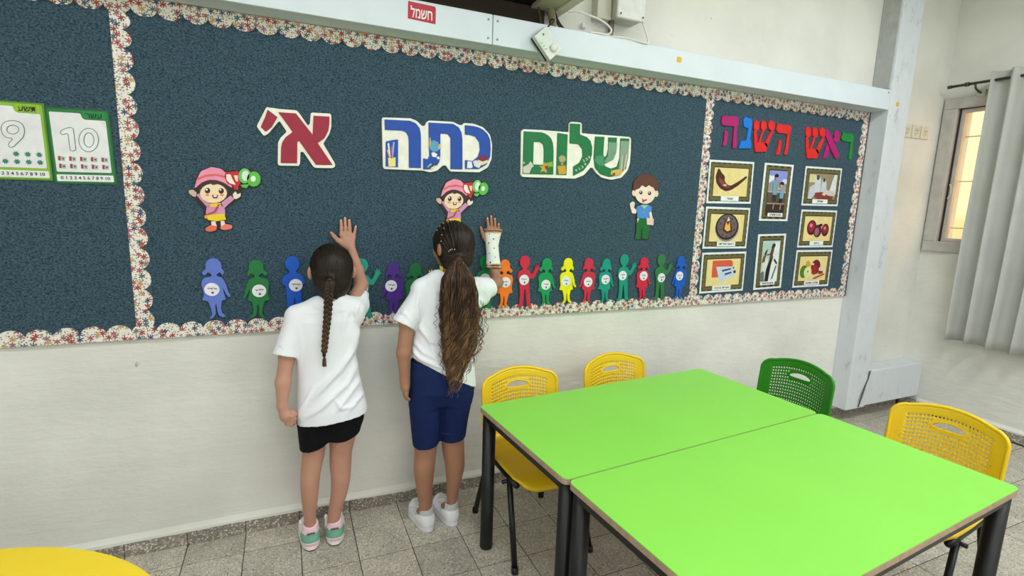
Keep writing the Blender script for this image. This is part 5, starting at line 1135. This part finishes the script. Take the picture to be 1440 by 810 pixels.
def hem(a, b, y): A, B = W(*a, y), W(*b, y); d = B-A; n = np.array([d[2], 0, -d[0]]); return A, n/np.linalg.norm(n)
def hair_groove(tie, amp=.0016, f=11):
    def g(V, nn_):
        q = V-np.array(tie); th = np.arctan2(q[:, 0], q[:, 2]); r = np.linalg.norm(q, axis=1)
        return np.array([amp*mnoise.noise(Vector((f*t, 4*rr_, 3.3)))+amp*.6*mnoise.noise(Vector((f*3*t, 6*rr_, 1.3))) for t, rr_ in zip(th, r)])
    return g
def over_cap(c, rad, d0, d1, n=14, lift=1.015, j=0.):
    d0 = Vector(d0).normalized(); d1 = Vector(d1).normalized(); P_ = []
    for k in range(n+1):
        t = k/n; d = d0.lerp(d1, t).normalized(); P_.append((c[0]+d.x*rad[0]*lift, c[1]+d.y*rad[1]*lift, c[2]+d.z*rad[2]*lift))
    return P_

# ================================================================== child with the long braid
ch = empty('person', (.69, -.18, 0), label='child with one long braid, white T-shirt, black shorts and a bare raised hand', cat='person')
S1 = -.20
hc = (.753, -.172, 1.113)
h_ = .003
F = Field((.50, -.36, .03), (.98, .02, 1.33), h_)
Th = head(F, hc, .03, 0)
F.chain([(.752, -.185, 1.06), (.747, -.200, .955)], [.034, .037], .02)
rows1 = person_shirt_rows([(424, 492, 437, S1, .050), (414, 504, 448, S1, .062), (413, 506, 470, S1, .068), (417, 501, 500, S1, .068), (418, 505, 528, S1, .070), (418, 511, 552, S1-.003, .077), (417, 516, 572, S1-.004, .084), (417, 518, 600, S1-.004, .086)])
a_, b_ = W(421, 611, S1), W(506, 604, S1)
F.loft([(z, x, y, rx*.82, ry*.76) for z, x, y, rx, ry in rows1 if z > .53]+[((a_[2]+b_[2])/2, (a_[0]+b_[0])/2, S1+.004, abs(b_[0]-a_[0])/2*.62, .034)], .015)
SL, SR = W(418, 442, S1), W(495, 434, S1)
F.cone(W(440, 440, S1), SL, .034, .030, .02); F.cone(W(480, 432, S1), SR, .034, .030, .02)
# arms
EL, WL = W(398, 538, -.235), W(397, 571, -.250)
F.chain([SL, W(404, 500, -.215), EL], [.031, .028, .025], .012); F.chain([EL, WL], [.026, .0175], .012)
ER = W(508, 399, -.105); WR = W(494.5, 349, -.036)
F.chain([SR, ER], [.031, .025], .015); F.chain([ER, W(503, 380, -.075), WR], [.0255, .0225, .0150], .012)
f1 = [((480.3, 330), (479.4, 309.8)), ((486.2, 329.5), (485, 306.8)), ((492.3, 330.5), (491, 309.8)), ((497.3, 333.5), (500.2, 318.3))]; t1 = ((475, 338), (465.8, 327.3))
wall_hand(F, f1, t1, (492.5, 350), -.034, .0068)
# hanging hand closed on the shirt hem
K = W(401, 584, -.252); F.cone(WL, K, .0165, .020, .012); F.ell(tuple(K+np.array([.004, 0, -.004])), (.020, .017, .024), .010)
for i, (dz, ln) in enumerate(((.006, .030), (-.006, .033), (-.018, .031), (-.028, .025))):
    a = K+np.array([.004, -.010+.002*i, dz-.004]); b = a+np.array([ln*.62, -.004, -.004]); c = b+np.array([.008, .014, -.004]); d = c+np.array([-.014, .010, 0])
    F.chain([a, b, c, d], [.0082, .0074, .0068, .006], .0022)
a = K+np.array([.004, .010, .012]); F.chain([a, a+np.array([.020, -.004, -.006]), a+np.array([.034, -.006, -.012])], [.009, .0078, .006], .006)
# legs
def dense(P_, R_, n=5):
    Q = curve_pts([tuple(p) for p in P_], n); i = np.arange(len(P_))*n; return [tuple(q) for q in Q], list(np.interp(np.arange(len(Q)), i, R_))
def legs(F, rows, k=.02):
    G = F.like(); P_, R_ = dense(*legpts(rows)); G.chain(P_, R_, 0); F.merge(G, k)
LL = [(419, 463, 596, -.195), (424, 459, 622, -.19), (424, 456.5, 640, -.186), (422, 452, 662, -.188), (421.5, 449.5, 682, -.196), (423.5, 447.5, 702, -.196), (426.5, 445, 722, -.190), (427.5, 444.5, 738, -.186)]
LR = [(463, 507, 590, -.195), (462.5, 501, 612, -.19), (463, 496, 632, -.184), (463, 494.5, 653, -.182), (465, 493, 673, -.190), (464.5, 488.5, 694, -.194), (462, 482, 713, -.190), (459.5, 477.5, 733, -.186)]
legs(F, LL); legs(F, LR)
for x, a in ((.651, .04), (.736, -.05)): F.cone((x, -.184, .060), (x-math.sin(a)*.08, -.12, .035), .019, .016, .02)
b1 = sdf_obj('body', F, M_SKIN1, ch, 2)
eyes(Th, ch); nails(ch, f1, t1)
# shirt
F = Field((.50, -.36, .45), (.98, -.03, 1.04), .0027)
F.loft(rows1, .02)
F.cone(W(446, 432, S1), W(417, 443, S1), .036, .037, .02); F.cone(W(478, 427, S1), W(497, 432, S1), .036, .036, .02); F.cone(W(455, 434, S1), W(475, 432, S1), .045, .045, .03)
CL, CR = W(401, 500, -.222), W(505.5, 412, -.115)
p_, n_ = hem((417, 594), (518, 573), S1)
LSL = [W(417, 448, S1), CL, CL+(CL-SL)*.3]; LSR = [W(497, 436, S1), W(503, 428, -.16), CR, CR+(CR-SR)*.3]
lo_ = [r for r in shrink(rows1, .94) if r[0] < .62]; F.half(p_, n_); F.loft([(r[0], *r[1:]) for r in lo_], 0, 'cut')
G = F.like(); G.chain(LSL, [.039, .0405, .041], .01); G.half(CL, CL-W(413, 450, S1)); G.cone(CL-(CL-SL)*.15, CL+(CL-SL)*.5, .0365, .0375, 0, 'cut'); F.merge(G, .018)
G = F.like(); G.chain(LSR, [.041, .038, .0325, .031], .02); G.cone(W(500, 445, -.19), W(505, 430, -.15), .030, .028, .02); G.half(CR, CR-W(500, 440, -.19)+np.array([0, -.02, .03])); G.cone(CR-(CR-SR)*.2, CR+(CR-SR)*.6, .0285, .029, 0, 'cut'); F.merge(G, .02)
F.cone((.749, -.197, .985), (.749, -.185, 1.06), .040, .050, 0, 'cut')
def fmask(c): return c
sh = sdf_obj('shirt', F, M_SHIRT, ch, 2, folds([([(512, 452), (490, 500), (455, 545), (428, 575)], 4, .0035), ([(508, 475), (480, 520), (440, 560)], 3.5, .0032), ([(505, 505), (488, 540), (450, 575), (425, 590)], 4, .0045), ([(508, 530), (490, 556), (470, 582)], 3.5, .004), ([(514, 548), (500, 565), (488, 582)], 3, .0035), ([(440, 545), (425, 575), (418, 590)], 3, .004), ([(420, 460), (424, 490), (419, 520)], 3.5, .0035), ([(496, 432), (486, 445), (480, 470)], 3.5, .003), ([(505, 425), (500, 440), (502, 455)], 2.5, .003), ([(440, 428), (455, 436), (480, 434)], 3, .002), ([(470, 560), (480, 575), (500, 570)], 3, .003)], .0012, 3))
ring_ = [(.749+.0425*math.cos(t), -.195+.044*math.sin(t), .992+.006*math.sin(t)) for t in [2*math.pi*k/40 for k in range(41)]]
rel(tube('collar', ring_, .0046, M_SHIRT, ch, 8, (1, 1.7)))
# shorts
F = Field((.56, -.36, .38), (.92, -.07, .66), .003)
zt = W(465, 580, S1)[2]
pel = [(z, x, y, rx*.93, ry*.86) for z, x, y, rx, ry in rows1 if .53 < z < .66]; a_, b_ = W(421, 616, S1), W(506, 609, S1); pel.append(((a_[2]+b_[2])/2, (a_[0]+b_[0])/2, S1+.004, abs(b_[0]-a_[0])/2*.82, .052)); F.loft(pel, .02)
for rws in ([(418, 464, 590, -.199), (420, 462.5, 606, -.196), (423, 460.5, 645, -.19)], [(463, 510, 586, -.199), (462.8, 506, 598, -.196), (462, 500.5, 632, -.19)]):
    P_, R_ = dense(*legpts(rws), 3); G = F.like(); G.chain(P_, [r*1.04+.0015 for r in R_], 0); F.merge(G, .022)
p_, n_ = hem((440, 627), (481, 612.5), -.2); n_[1] = .1; F.half(p_, n_)
F.half(W(465, 575, S1), (0, 0, 1)); sdf_obj('shorts', F, M_BLKF, ch, 2)
# hair
capr = (.0765, .0915, .0865); tie = W(463, 394, -.262)
F = Field((.65, -.29, .98), (.86, -.05, 1.22), .0026)
F.ell(hc, capr, .01); F.ell((hc[0], hc[1]-.026, hc[2]-.062), (.062, .056, .060), .03)
F.ell((hc[0], hc[1]+.098, hc[2]-.045), (.078, .080, .088), 0, 'cut')
for a in (-1, 1): F.ell((hc[0]+a*.082, hc[1]+.004, hc[2]-.024), (.024, .028, .034), 0, 'cut')
F.cone(tuple(tie), tuple(tie+np.array([0, .03, 0])), .016, .03, .02)
hr = sdf_obj('hair', F, M_HAIR1, ch, 2, hair_groove(tie))
rs = random.Random(2); P_ = []; R_ = []; td = Vector(tie)-Vector(hc); td = Vector((td.x/capr[0], td.y/capr[1], td.z/capr[2]))
for k in range(230):
    a = rs.uniform(-math.pi*.80, math.pi*.80); d0 = Vector((math.sin(a)*1.0, rs.uniform(.25, .5)*(1 if abs(a) < 2 else -.4), math.cos(a)))
    P_.append(over_cap(hc, capr, d0, td, 12, rs.uniform(.995, 1.012))); R_.append([.0010]*13)
strands('hair_strand', P_, R_, M_HAIR1, ch, 'stuff')
rel(tube('hair_tie', [tuple(tie+np.array([0, -.004, .004])), tuple(tie+np.array([0, -.018, -.006]))], .0135, M_BLACK, ch, 16))
mid = curve_pts([tuple(tie+np.array([0, -.012, 0])), tuple(W(463, 401, -.292)), tuple(W(462, 420, -.292)), tuple(W(460.5, 445, -.290)), tuple(W(458, 470, -.290)), tuple(W(456, 495, -.289))], 22)
for s3 in range(3):
    pp = []; rr_ = []
    for i, p in enumerate(mid):
        t = i/(len(mid)-1); ph = t*2*math.pi*6.2+s3*2*math.pi/3; A_ = (.0108-.0046*t)*min(1, t*8+.25); pp.append(p+Vector((A_*math.sin(ph), -.0055*math.sin(2*ph)*(1-.3*t), 0))); rr_.append((.0098-.0042*t)*(.75+.25*min(1, t*10)))
    rel(tube('braid_strand', pp, rr_, M_BRAID, ch, 10))
be = mid[-1]; rel(tube('braid_tie', [tuple(be+Vector((0, 0, .002))), tuple(be+Vector((-.001, 0, -.016)))], .0062, M_BLACK, ch, 10))
P_ = []; R_ = []
for k in range(46):
    a, r = rs.uniform(0, 6.28), rs.uniform(.2, 1); p0 = be+Vector((0, 0, -.014)); P_.append([p0, p0+Vector((.006*r*math.cos(a), .005*r*math.sin(a), -.016)), p0+Vector((.008*r*math.cos(a), .006*r*math.sin(a), -.034-.008*rs.random()))]); R_.append([.0016, .0018, .0008])
strands('braid_tuft', P_, R_, M_BRAID, ch, 'stuff')
C1 = [(238, 236, 236), (118, 176, 150), (240, 204, 212), (232, 190, 198), (244, 240, 240), (240, 176, 190)]
shoe(ch, (.650, -.222), .04, .190, C1); shoe(ch, (.738, -.222), -.06, .190, C1)

# ================================================================== child with the curly ponytail
ch = empty('person', (1.14, -.22, 0), label='child with long curly ponytail, white T-shirt, navy shorts and cloth-wrapped raised arm', cat='person')
S2 = -.245
hc = (1.213, -.215, 1.205)
F = Field((.93, -.40, .03), (1.56, .02, 1.36), h_)
Th = head(F, hc, .42, 0, 1.03)
F.chain([(1.205, -.228, 1.15), (1.196, S2, 1.03)], [.035, .040], .02)
rows2 = person_shirt_rows([(598, 654, 396, S2, .050), (590, 663, 406, S2, .062), (586, 668, 425, S2, .070), (584, 668, 455, S2, .070), (579, 666, 478, S2, .070), (576, 665, 500, S2-.003, .076), (575, 666, 520, S2-.006, .086), (575, 668, 545, S2-.006, .090)])
F.loft(shrink(rows2, .84), .02)
SL, SR = W(594, 404, S2), W(656, 402, S2)
F.cone(W(610, 402, S2), SL, .034, .031, .02); F.cone(W(640, 402, S2), SR, .034, .031, .02)
EL, WL = W(567.5, 496, -.27), W(569, 534, -.262)
F.chain([SL, W(573, 455, -.26), EL], [.031, .029, .0255], .012); F.chain([EL, WL], [.026, .0175], .012)
ER = W(699, 397, -.125); WR = W(692, 349, -.036)
F.chain([SR, W(679, 408, -.185), ER], [.029, .027, .0255], .012); F.chain([ER, W(694.5, 378, -.080), WR], [.0262, .0205, .0150], .010)
f2 = [((686.7, 322), (685.2, 307)), ((691.2, 321.5), (690.3, 304)), ((696.1, 322), (695.5, 307.5)), ((700.6, 324), (700.9, 314.8))]; t2 = ((680.8, 334), (675.8, 319.5))
wall_hand(F, f2, t2, (692, 350), -.034, .0066)
K = W(569.5, 543, -.262); F.cone(WL, K, .0165, .019, .012); F.ell(tuple(K+np.array([.001, 0, -.008])), (.013, .021, .024), .010)
for i in range(4):
    a = K+np.array([0, .014-.0095*i, -.024]); ln = (.024, .028, .027, .021)[i]; b = a+np.array([.001, .001, -ln*.6]); c = b+np.array([.006, .002, -ln*.45]); d = c+np.array([.008, 0, -.006])
    F.chain([a, b, c, d], [.0078, .0072, .0065, .0055], .0022)
a = K+np.array([.002, .018, .002]); F.chain([a, a+np.array([.006, .008, -.018]), a+np.array([.010, .006, -.034])], [.0085, .0075, .006], .006)
LL = [(577, 618, 575, -.245), (579, 616.5, 600, -.242), (582, 615, 622, -.238), (582.5, 613, 640, -.234), (581.5, 611, 660, -.240), (585, 608.5, 684, -.242), (588.5, 607.5, 704, -.236), (589, 606, 718, -.232)]
LR = [(618, 661, 570, -.245), (620, 656, 592, -.242), (620.5, 652.5, 612, -.238), (622, 652.5, 630, -.234), (626, 653, 655, -.240), (628, 647, 680, -.242), (629, 643, 698, -.236), (629, 642, 710, -.232)]
legs(F, LL); legs(F, LR)
for x, a in ((1.104, .14), (1.211, .12)): F.cone((x, -.228, .060), (x-math.sin(a)*.08, -.165, .035), .019, .016, .02)
sdf_obj('body', F, M_SKIN2, ch, 2); eyes(Th, ch, 1.03); nails(ch, f2, t2)
# shirt
F = Field((.93, -.40, .55), (1.50, -.07, 1.12), .0027)
F.loft(rows2, .02)
F.cone(W(614, 394, S2), W(593, 405, S2), .036, .038, .02); F.cone(W(640, 393, S2), W(658, 403, S2), .036, .038, .02); F.cone(W(618, 398, S2), W(640, 398, S2), .045, .045, .03)
CL, CR = W(567, 456, -.262), W(688, 403, -.165)
p_, n_ = hem((575, 499), (668, 541), S2); F.half(p_, n_); F.loft([r for r in shrink(rows2, .94) if r[0] < .80], 0, 'cut')
G = F.like(); G.chain([W(594, 412, S2), CL, CL+(CL-SL)*.3], [.042, .0435, .044], .01); G.half(CL, CL-W(590, 412, S2)); G.cone(CL-(CL-SL)*.15, CL+(CL-SL)*.5, .0385, .040, 0, 'cut'); F.merge(G, .018)
G = F.like(); G.chain([W(652, 406, S2), W(673, 406, -.19), CR, CR+(CR-SR)*.25], [.043, .045, .040, .038], .02); G.cone(W(664, 425, S2+.02), W(677, 420, -.19), .034, .031, .025); G.half(CR, np.array([.8, .45, .25])); G.cone(CR-(CR-SR)*.15, CR+(CR-SR)*.6, .033, .035, 0, 'cut'); F.merge(G, .02)
F.cone((1.198, -.240, 1.055), (1.20, -.228, 1.13), .043, .054, 0, 'cut')
sdf_obj('shirt', F, M_SHIRT, ch, 2, folds([([(586, 440), (592, 462), (606, 480), (622, 486)], 3.5, .004), ([(580, 478), (596, 496), (620, 508)], 3, .004), ([(577, 492), (600, 508), (635, 524), (660, 534)], 3.2, .0042), ([(578, 486), (590, 505), (612, 515)], 2.5, .003), ([(590, 410), (586, 430), (590, 450)], 3, .003), ([(605, 392), (612, 410), (612, 440)], 4, .002), ([(555, 450), (568, 440), (583, 455)], 3, .0015), ([(668, 395), (680, 402), (684, 415)], 2.6, .0028), ([(664, 408), (672, 420), (680, 426)], 2.6, .003), ([(600, 470), (612, 500), (618, 518)], 3, .002), ([(655, 500), (660, 520), (664, 535)], 3, .003)], .0014, 9))
ring_ = [(1.199+.0455*math.cos(t), -.238+.046*math.sin(t), 1.060+.006*math.sin(t)) for t in [2*math.pi*k/40 for k in range(41)]]
rel(tube('collar', ring_, .0046, M_SHIRT, ch, 8, (1, 1.7)))
# shorts
F = Field((.98, -.39, .33), (1.38, -.10, .80), .003)
pel = [(z, x, y, rx*.95, ry*.95) for z, x, y, rx, ry in rows2 if z < .80]; a_, b_ = W(576, 566, S2), W(663, 562, S2); pel.append(((a_[2]+b_[2])/2, (a_[0]+b_[0])/2, S2, abs(b_[0]-a_[0])/2*.88, .066)); F.loft(pel, .02)
for rws in ([(576, 618, 560, -.246), (577, 618, 580, -.245), (579, 617, 600, -.242), (583, 615.5, 640, -.238)], [(617.5, 663, 555, -.246), (618.5, 659, 575, -.245), (620, 656, 592, -.242), (619.5, 651, 630, -.238)]):
    P_, R_ = dense(*legpts(rws), 3); G = F.like(); G.chain(P_, [r*1.03+.002 for r in R_], 0); F.merge(G, .02)
p_, n_ = hem((599, 623), (635, 614), -.24); n_[1] = .1; F.half(p_, n_)
F.half((0, 0, .745), (0, 0, 1)); sdf_obj('shorts', F, M_NAVY, ch, 2)
rel(tube('hem_seam', [tuple(W(x, 610, -.286)) for x in (621, 628)] + [tuple(W(x, 609.5, -.288)) for x in (636, 643)], .0012, mat((34, 50, 100), .8), ch, 6))
# cloth sleeve on the raised forearm
secs = [(323, 682.5, 704.5, -.030, .0175), (330, 683, 703, -.032, .0185), (338, 683.5, 701, -.034, .019), (346, 684.3, 699.8, -.038, .0205), (354, 685, 700.5, -.044, .0220), (362, 685, 701.2, -.055, .0230), (370, 684.8, 702.3, -.068, .0245), (376.5, 684.6, 703.5, -.078, .0255)]
def sleeve(name, secs, m, k=1.0, par=None, thick=.002):
    bm = bmesh.new(); rings = []
    S = [np.array(s_, float) for s_ in secs]; fine = []
    for i in range(len(S)-1):
        for q in range(5): fine.append(S[i]*(1-q/5)+S[i+1]*(q/5))
    fine.append(S[-1])
    for i, s_ in enumerate(fine):
        a, b = W(s_[1], s_[0], s_[3]), W(s_[2], s_[0], s_[3]); c = (a+b)/2; rx = abs(b[0]-a[0])/2*k; ry = s_[4]*k
        if c[1]+ry > -.0135: c[1] = -.0135-ry
        rings.append([bm.verts.new((c[0]+rx*math.cos(t), c[1]+ry*math.sin(t)+.0006*math.sin(i*1.1+t*2), c[2]+.0012*math.sin(t*3+i*.5))) for t in [2*math.pi*j/28 for j in range(28)]])
    for r0, r1 in zip(rings, rings[1:]):
        for j in range(28): bm.faces.new((r0[j], r0[(j+1) % 28], r1[(j+1) % 28], r1[j]))
    o = bmobj(name, bm, m, par, True); md = o.modifiers.new('thick', 'SOLIDIFY'); md.thickness = thick; md.offset = 0; return o
br = rel(sleeve('arm_wrap', secs, mat((236, 238, 232), .85, var=.03, vs=50, bump=.3, bs=250), 1.07, ch)); br['label'] = 'white cloth arm wrap with small dark bugs and striped ends'
def lerp_sec(y):
    ys = [s_[0] for s_ in secs]; return [y]+[float(np.interp(y, ys, [s_[j] for s_ in secs])) for j in range(1, 5)]
for y, c in ((323, (200, 150, 110)), (324.6, (70, 56, 50)), (326.2, (214, 170, 120)), (371, (200, 150, 100)), (372.8, (70, 60, 54)), (374.6, (206, 164, 100)), (376, (80, 66, 56))):
    a, b = lerp_sec(y-.75), lerp_sec(y+.75)
    if y > 377: a, b = lerp_sec(375), lerp_sec(376.5)
    sleeve('striped_band', [a, b], mat(c, .8), 1.13, br, .0015)
for i, (x, y, r) in enumerate(((688.5, 329, 1.2), (699.5, 329, 1.2), (694, 336, 1.5), (687.5, 341.8, 1.6), (698.5, 343, 1.0), (694.8, 349, 1.3), (688, 356, 1.0), (696.5, 362, 1.5), (689.5, 369, 1.6), (701, 367.5, 1.2), (699, 355, .9))):
    s_ = lerp_sec(y); yy = s_[3]-s_[4]*1.09*math.sqrt(max(.05, 1-((x-(s_[1]+s_[2])/2)/((s_[2]-s_[1])/2*1.09))**2)); p = W(x, y, yy-.0008)
    bm = bmesh.new(); bmesh.ops.create_uvsphere(bm, u_segments=10, v_segments=6, radius=.0022*r, matrix=Matrix.Translation(p))
    for v in bm.verts: v.co.y = p[1]+(v.co.y-p[1])*.6
    bmobj('bug_print', bm, mat((36, 40, 44) if i % 3 else (90, 110, 100), .7), br, True)
# hair
capr = (.0795, .0925, .0890); tie = W(643.5, 366, -.305)
F = Field((1.08, -.36, 1.04), (1.34, -.08, 1.31), .0026)
F.ell(hc, capr, .01, rz=.42); F.ell((hc[0]+.006, hc[1]-.028, hc[2]-.066), (.062, .055, .060), .03)
fx, fy = -math.sin(.42), math.cos(.42)
F.ell((hc[0]+fx*.100, hc[1]+fy*.100, hc[2]-.045), (.082, .082, .090), 0, 'cut')
for a in (-1, 1): F.ell((hc[0]+a*fy*.083, hc[1]+a*-fx*.083, hc[2]-.030), (.022, .024, .028), 0, 'cut')
F.cone(tuple(tie), tuple(tie+np.array([-.004, .04, 0])), .018, .035, .02)
sdf_obj('hair', F, M_HAIR2, ch, 2, hair_groove(tie))
td = Vector(tie)-Vector(hc); td = Vector((td.x/capr[0], td.y/capr[1], td.z/capr[2])); P_ = []; R_ = []
for k in range(230):
    a = rs.uniform(-math.pi*.80, math.pi*.80); d0 = Vector((math.sin(a), rs.uniform(.2, .5)*(1 if abs(a) < 2 else -.4), math.cos(a))); d0 = Matrix.Rotation(.42, 3, 'Z') @ d0
    P_.append(over_cap(hc, (capr[0]*1.01, capr[1], capr[2]), d0, td, 12, rs.uniform(.995, 1.015))); R_.append([.0010]*13)
strands('hair_strand', P_, R_, M_HAIR2, ch, 'stuff')
for k, a in enumerate((-.80, -.52, -.26, .02)):
    d0 = Matrix.Rotation(.42, 3, 'Z') @ Vector((math.sin(a), .45, math.cos(a))); base_ = over_cap(hc, capr, d0, td, 40, 1.02)
    rel(tube('small_braid', base_, [.0040+.0014*math.sin(i*1.6) for i in range(41)], M_HAIR2, ch, 8))
    for i in (8+k*2, 19-k, 27):
        bm = bmesh.new(); p = Vector(base_[i])+(Vector(base_[i])-Vector(hc)).normalized()*.005; bmesh.ops.create_uvsphere(bm, u_segments=8, v_segments=6, radius=.0020, matrix=Matrix.Translation(p)); rel(bmobj('bead', bm, mat((226, 222, 210), .3), ch, True))
rel(tube('hair_tie', [tuple(tie+np.array([0, -.002, .006])), tuple(tie+np.array([0, -.016, -.006]))], .0170, mat((60, 44, 34), .6), ch, 16))
prof = [(366, 643.5, 6, -.318, .016), (376, 643.5, 13, -.338, .024), (392, 644, 22, -.348, .032), (415, 645.5, 25, -.352, .034), (440, 646.5, 26, -.352, .034), (465, 647.5, 25, -.350, .032), (490, 646, 21, -.350, .030), (510, 643, 16, -.352, .026), (530, 640, 11, -.354, .020), (550, 637, 6, -.356, .012)]
F = Field((1.08, -.42, .62), (1.36, -.28, 1.16), .003)
rws = []
for py, px, hw, y, ry in prof[:9]: a, b = W(px-hw*.84, py, y), W(px+hw*.84, py, y); rws.append(((a[2]+b[2])/2, (a[0]+b[0])/2, y, abs(b[0]-a[0])/2, ry*.8))
F.loft(rws, .01, e=2.0)
def pony_d(V, nn_): return np.array([.004*mnoise.noise(Vector((v[0]*120, v[1]*60, v[2]*12+math.sin(v[0]*60)*.8)))+.0015*mnoise.noise(Vector((v[0]*300, v[1]*200, v[2]*25))) for v in V])
sdf_obj('ponytail', F, M_PONY, ch, 2, pony_d)
P_ = []; R_ = []; pys = [p[0] for p in prof]
def pony_at(py, ca, sa):
    px = np.interp(py, pys, [p[1] for p in prof]); hw = np.interp(py, pys, [p[2] for p in prof]); y = np.interp(py, pys, [p[3] for p in prof]); ry = np.interp(py, pys, [p[4] for p in prof])
    c = W(px, py, y); e_ = W(px+hw, py, y); return Vector((c[0]+(e_[0]-c[0])*ca, y+ry*sa, c[2]))
P2_ = []; R2_ = []; CLU = []
for k in range(58): CLU.append((rs.uniform(math.pi*.95, math.pi*2.05) if k % 6 else rs.uniform(0, 6.28), rs.uniform(.70, 1.04), rs.uniform(470, 520) if k % 3 == 0 else rs.uniform(500, 553), rs.choice([366, 366, 370]), rs.uniform(.0045, .0105), rs.uniform(3.6, 7), rs.uniform(0, 6.28)))
for k in range(520):
    a, r, end, st0, amp, fr, ph = CLU[k % 58]; a += rs.gauss(0, .06); r += rs.gauss(0, .025); end += rs.uniform(-12, 3); amp *= rs.uniform(.85, 1.12); ph += rs.gauss(0, .18); fr *= rs.uniform(.985, 1.015)
    ca, sa = math.cos(a)*r, math.sin(a)*r; n = 60; pp = []; rd = []; thick = rs.choice([.0011, .0015, .0019])
    for i in range(n+1):
        t = i/n; py = st0+(end-st0)*t; p = pony_at(min(py, 550), ca, sa); g_ = min(1, max(0, (py-378)/80)); w_ = amp*g_*(.7+.6*t)
        p = Vector((p.x+w_*math.sin(ph+fr*6.28*t)+.0015*math.sin(k+t*5)*g_, p.y+w_*.8*math.cos(ph+fr*6.28*t), p.z-(py-550)*.0025*(py > 550))); pp.append(p); rd.append(thick*(.6+.4*g_)*(1-.5*t))
    if k % 58 % 3 == 0 or rs.random() < .12: P2_.append(pp); R2_.append(rd)
    else: P_.append(pp); R_.append(rd)
for k in range(26):  # loose curls standing off the sides and end
    side = 1 if k % 3 else -1; py0 = rs.uniform(420, 500); pp = []; ln = rs.uniform(25, 55); fr = rs.uniform(2, 3.5); o_x = rs.uniform(.95, 1.2)*side
    for i in range(31):
        t = i/30; py = py0+ln*t; p = pony_at(min(py, 545), o_x*(1+.25*t), -.4); pp.append((p.x+.006*math.sin(fr*6.28*t+k), p.y+.005*math.cos(fr*6.28*t+k), p.z))
    P_.append(pp); R_.append([.0009]*31)
for k in range(9):
    pp = []
    for i in range(31): t = i/30; p = pony_at(535, rs.uniform(-.02, .02)+math.sin(k*1.7)*.7, -.5); pp.append((p.x-.004*t*3+.006*math.sin(t*14+k), p.y+.005*math.cos(t*14+k), p.z-.055*t*(1+.2*math.sin(k)))) 
    P_.append(pp); R_.append([.0011*(1-.5*i/30) for i in range(31)])
strands('curly_strand', P_, R_, M_PONY, ch, 'stuff', 4); o = strands('light_curly_strand', P2_, R2_, M_PONY2, ch, 'stuff', 4); o['label'] = 'lighter brown sun-bleached curls'
C2 = [(238, 238, 242), (196, 196, 196), (196, 196, 196), (214, 84, 116), (232, 232, 238), (222, 222, 230)]
shoe(ch, (1.108, -.272), .14, .198, C2, 1); shoe(ch, (1.215, -.272), .12, .198, C2, 1)

# ------------------------------------------------------------------ ceiling lamps
LM = bpy.data.materials.new('lamp tube'); LM.use_nodes = True; b_ = LM.node_tree.nodes['Principled BSDF']; b_.inputs['Emission Color'].default_value = (.95, .98, 1, 1); b_.inputs['Emission Strength'].default_value = 4
for i, (x, y) in enumerate(LAMPS):
    e = empty('ceiling_lamp', (x, y, CZ), label='white fluorescent ceiling lamp, %s row, %s' % (('front', 'rear')[i//3], ('left', 'middle', 'right')[i % 3]), cat='lamp', group='fluorescent ceiling lamps')
    box('housing', (-.62, -.08, -.07), (.62, .08, -.002), mat((236, 236, 236), .5), e, .006)
    for s in (-1, 1): tube('lamp_tube', [(-.59, s*.04, -.085), (.59, s*.04, -.085)], .013, LM, e, 10)
    l = area('lamp_light', (0, 0, -.105), (0, 0, 0), 1.2, .16, LAMP_POWER[i], (.95, .985, 1)); l.parent = e
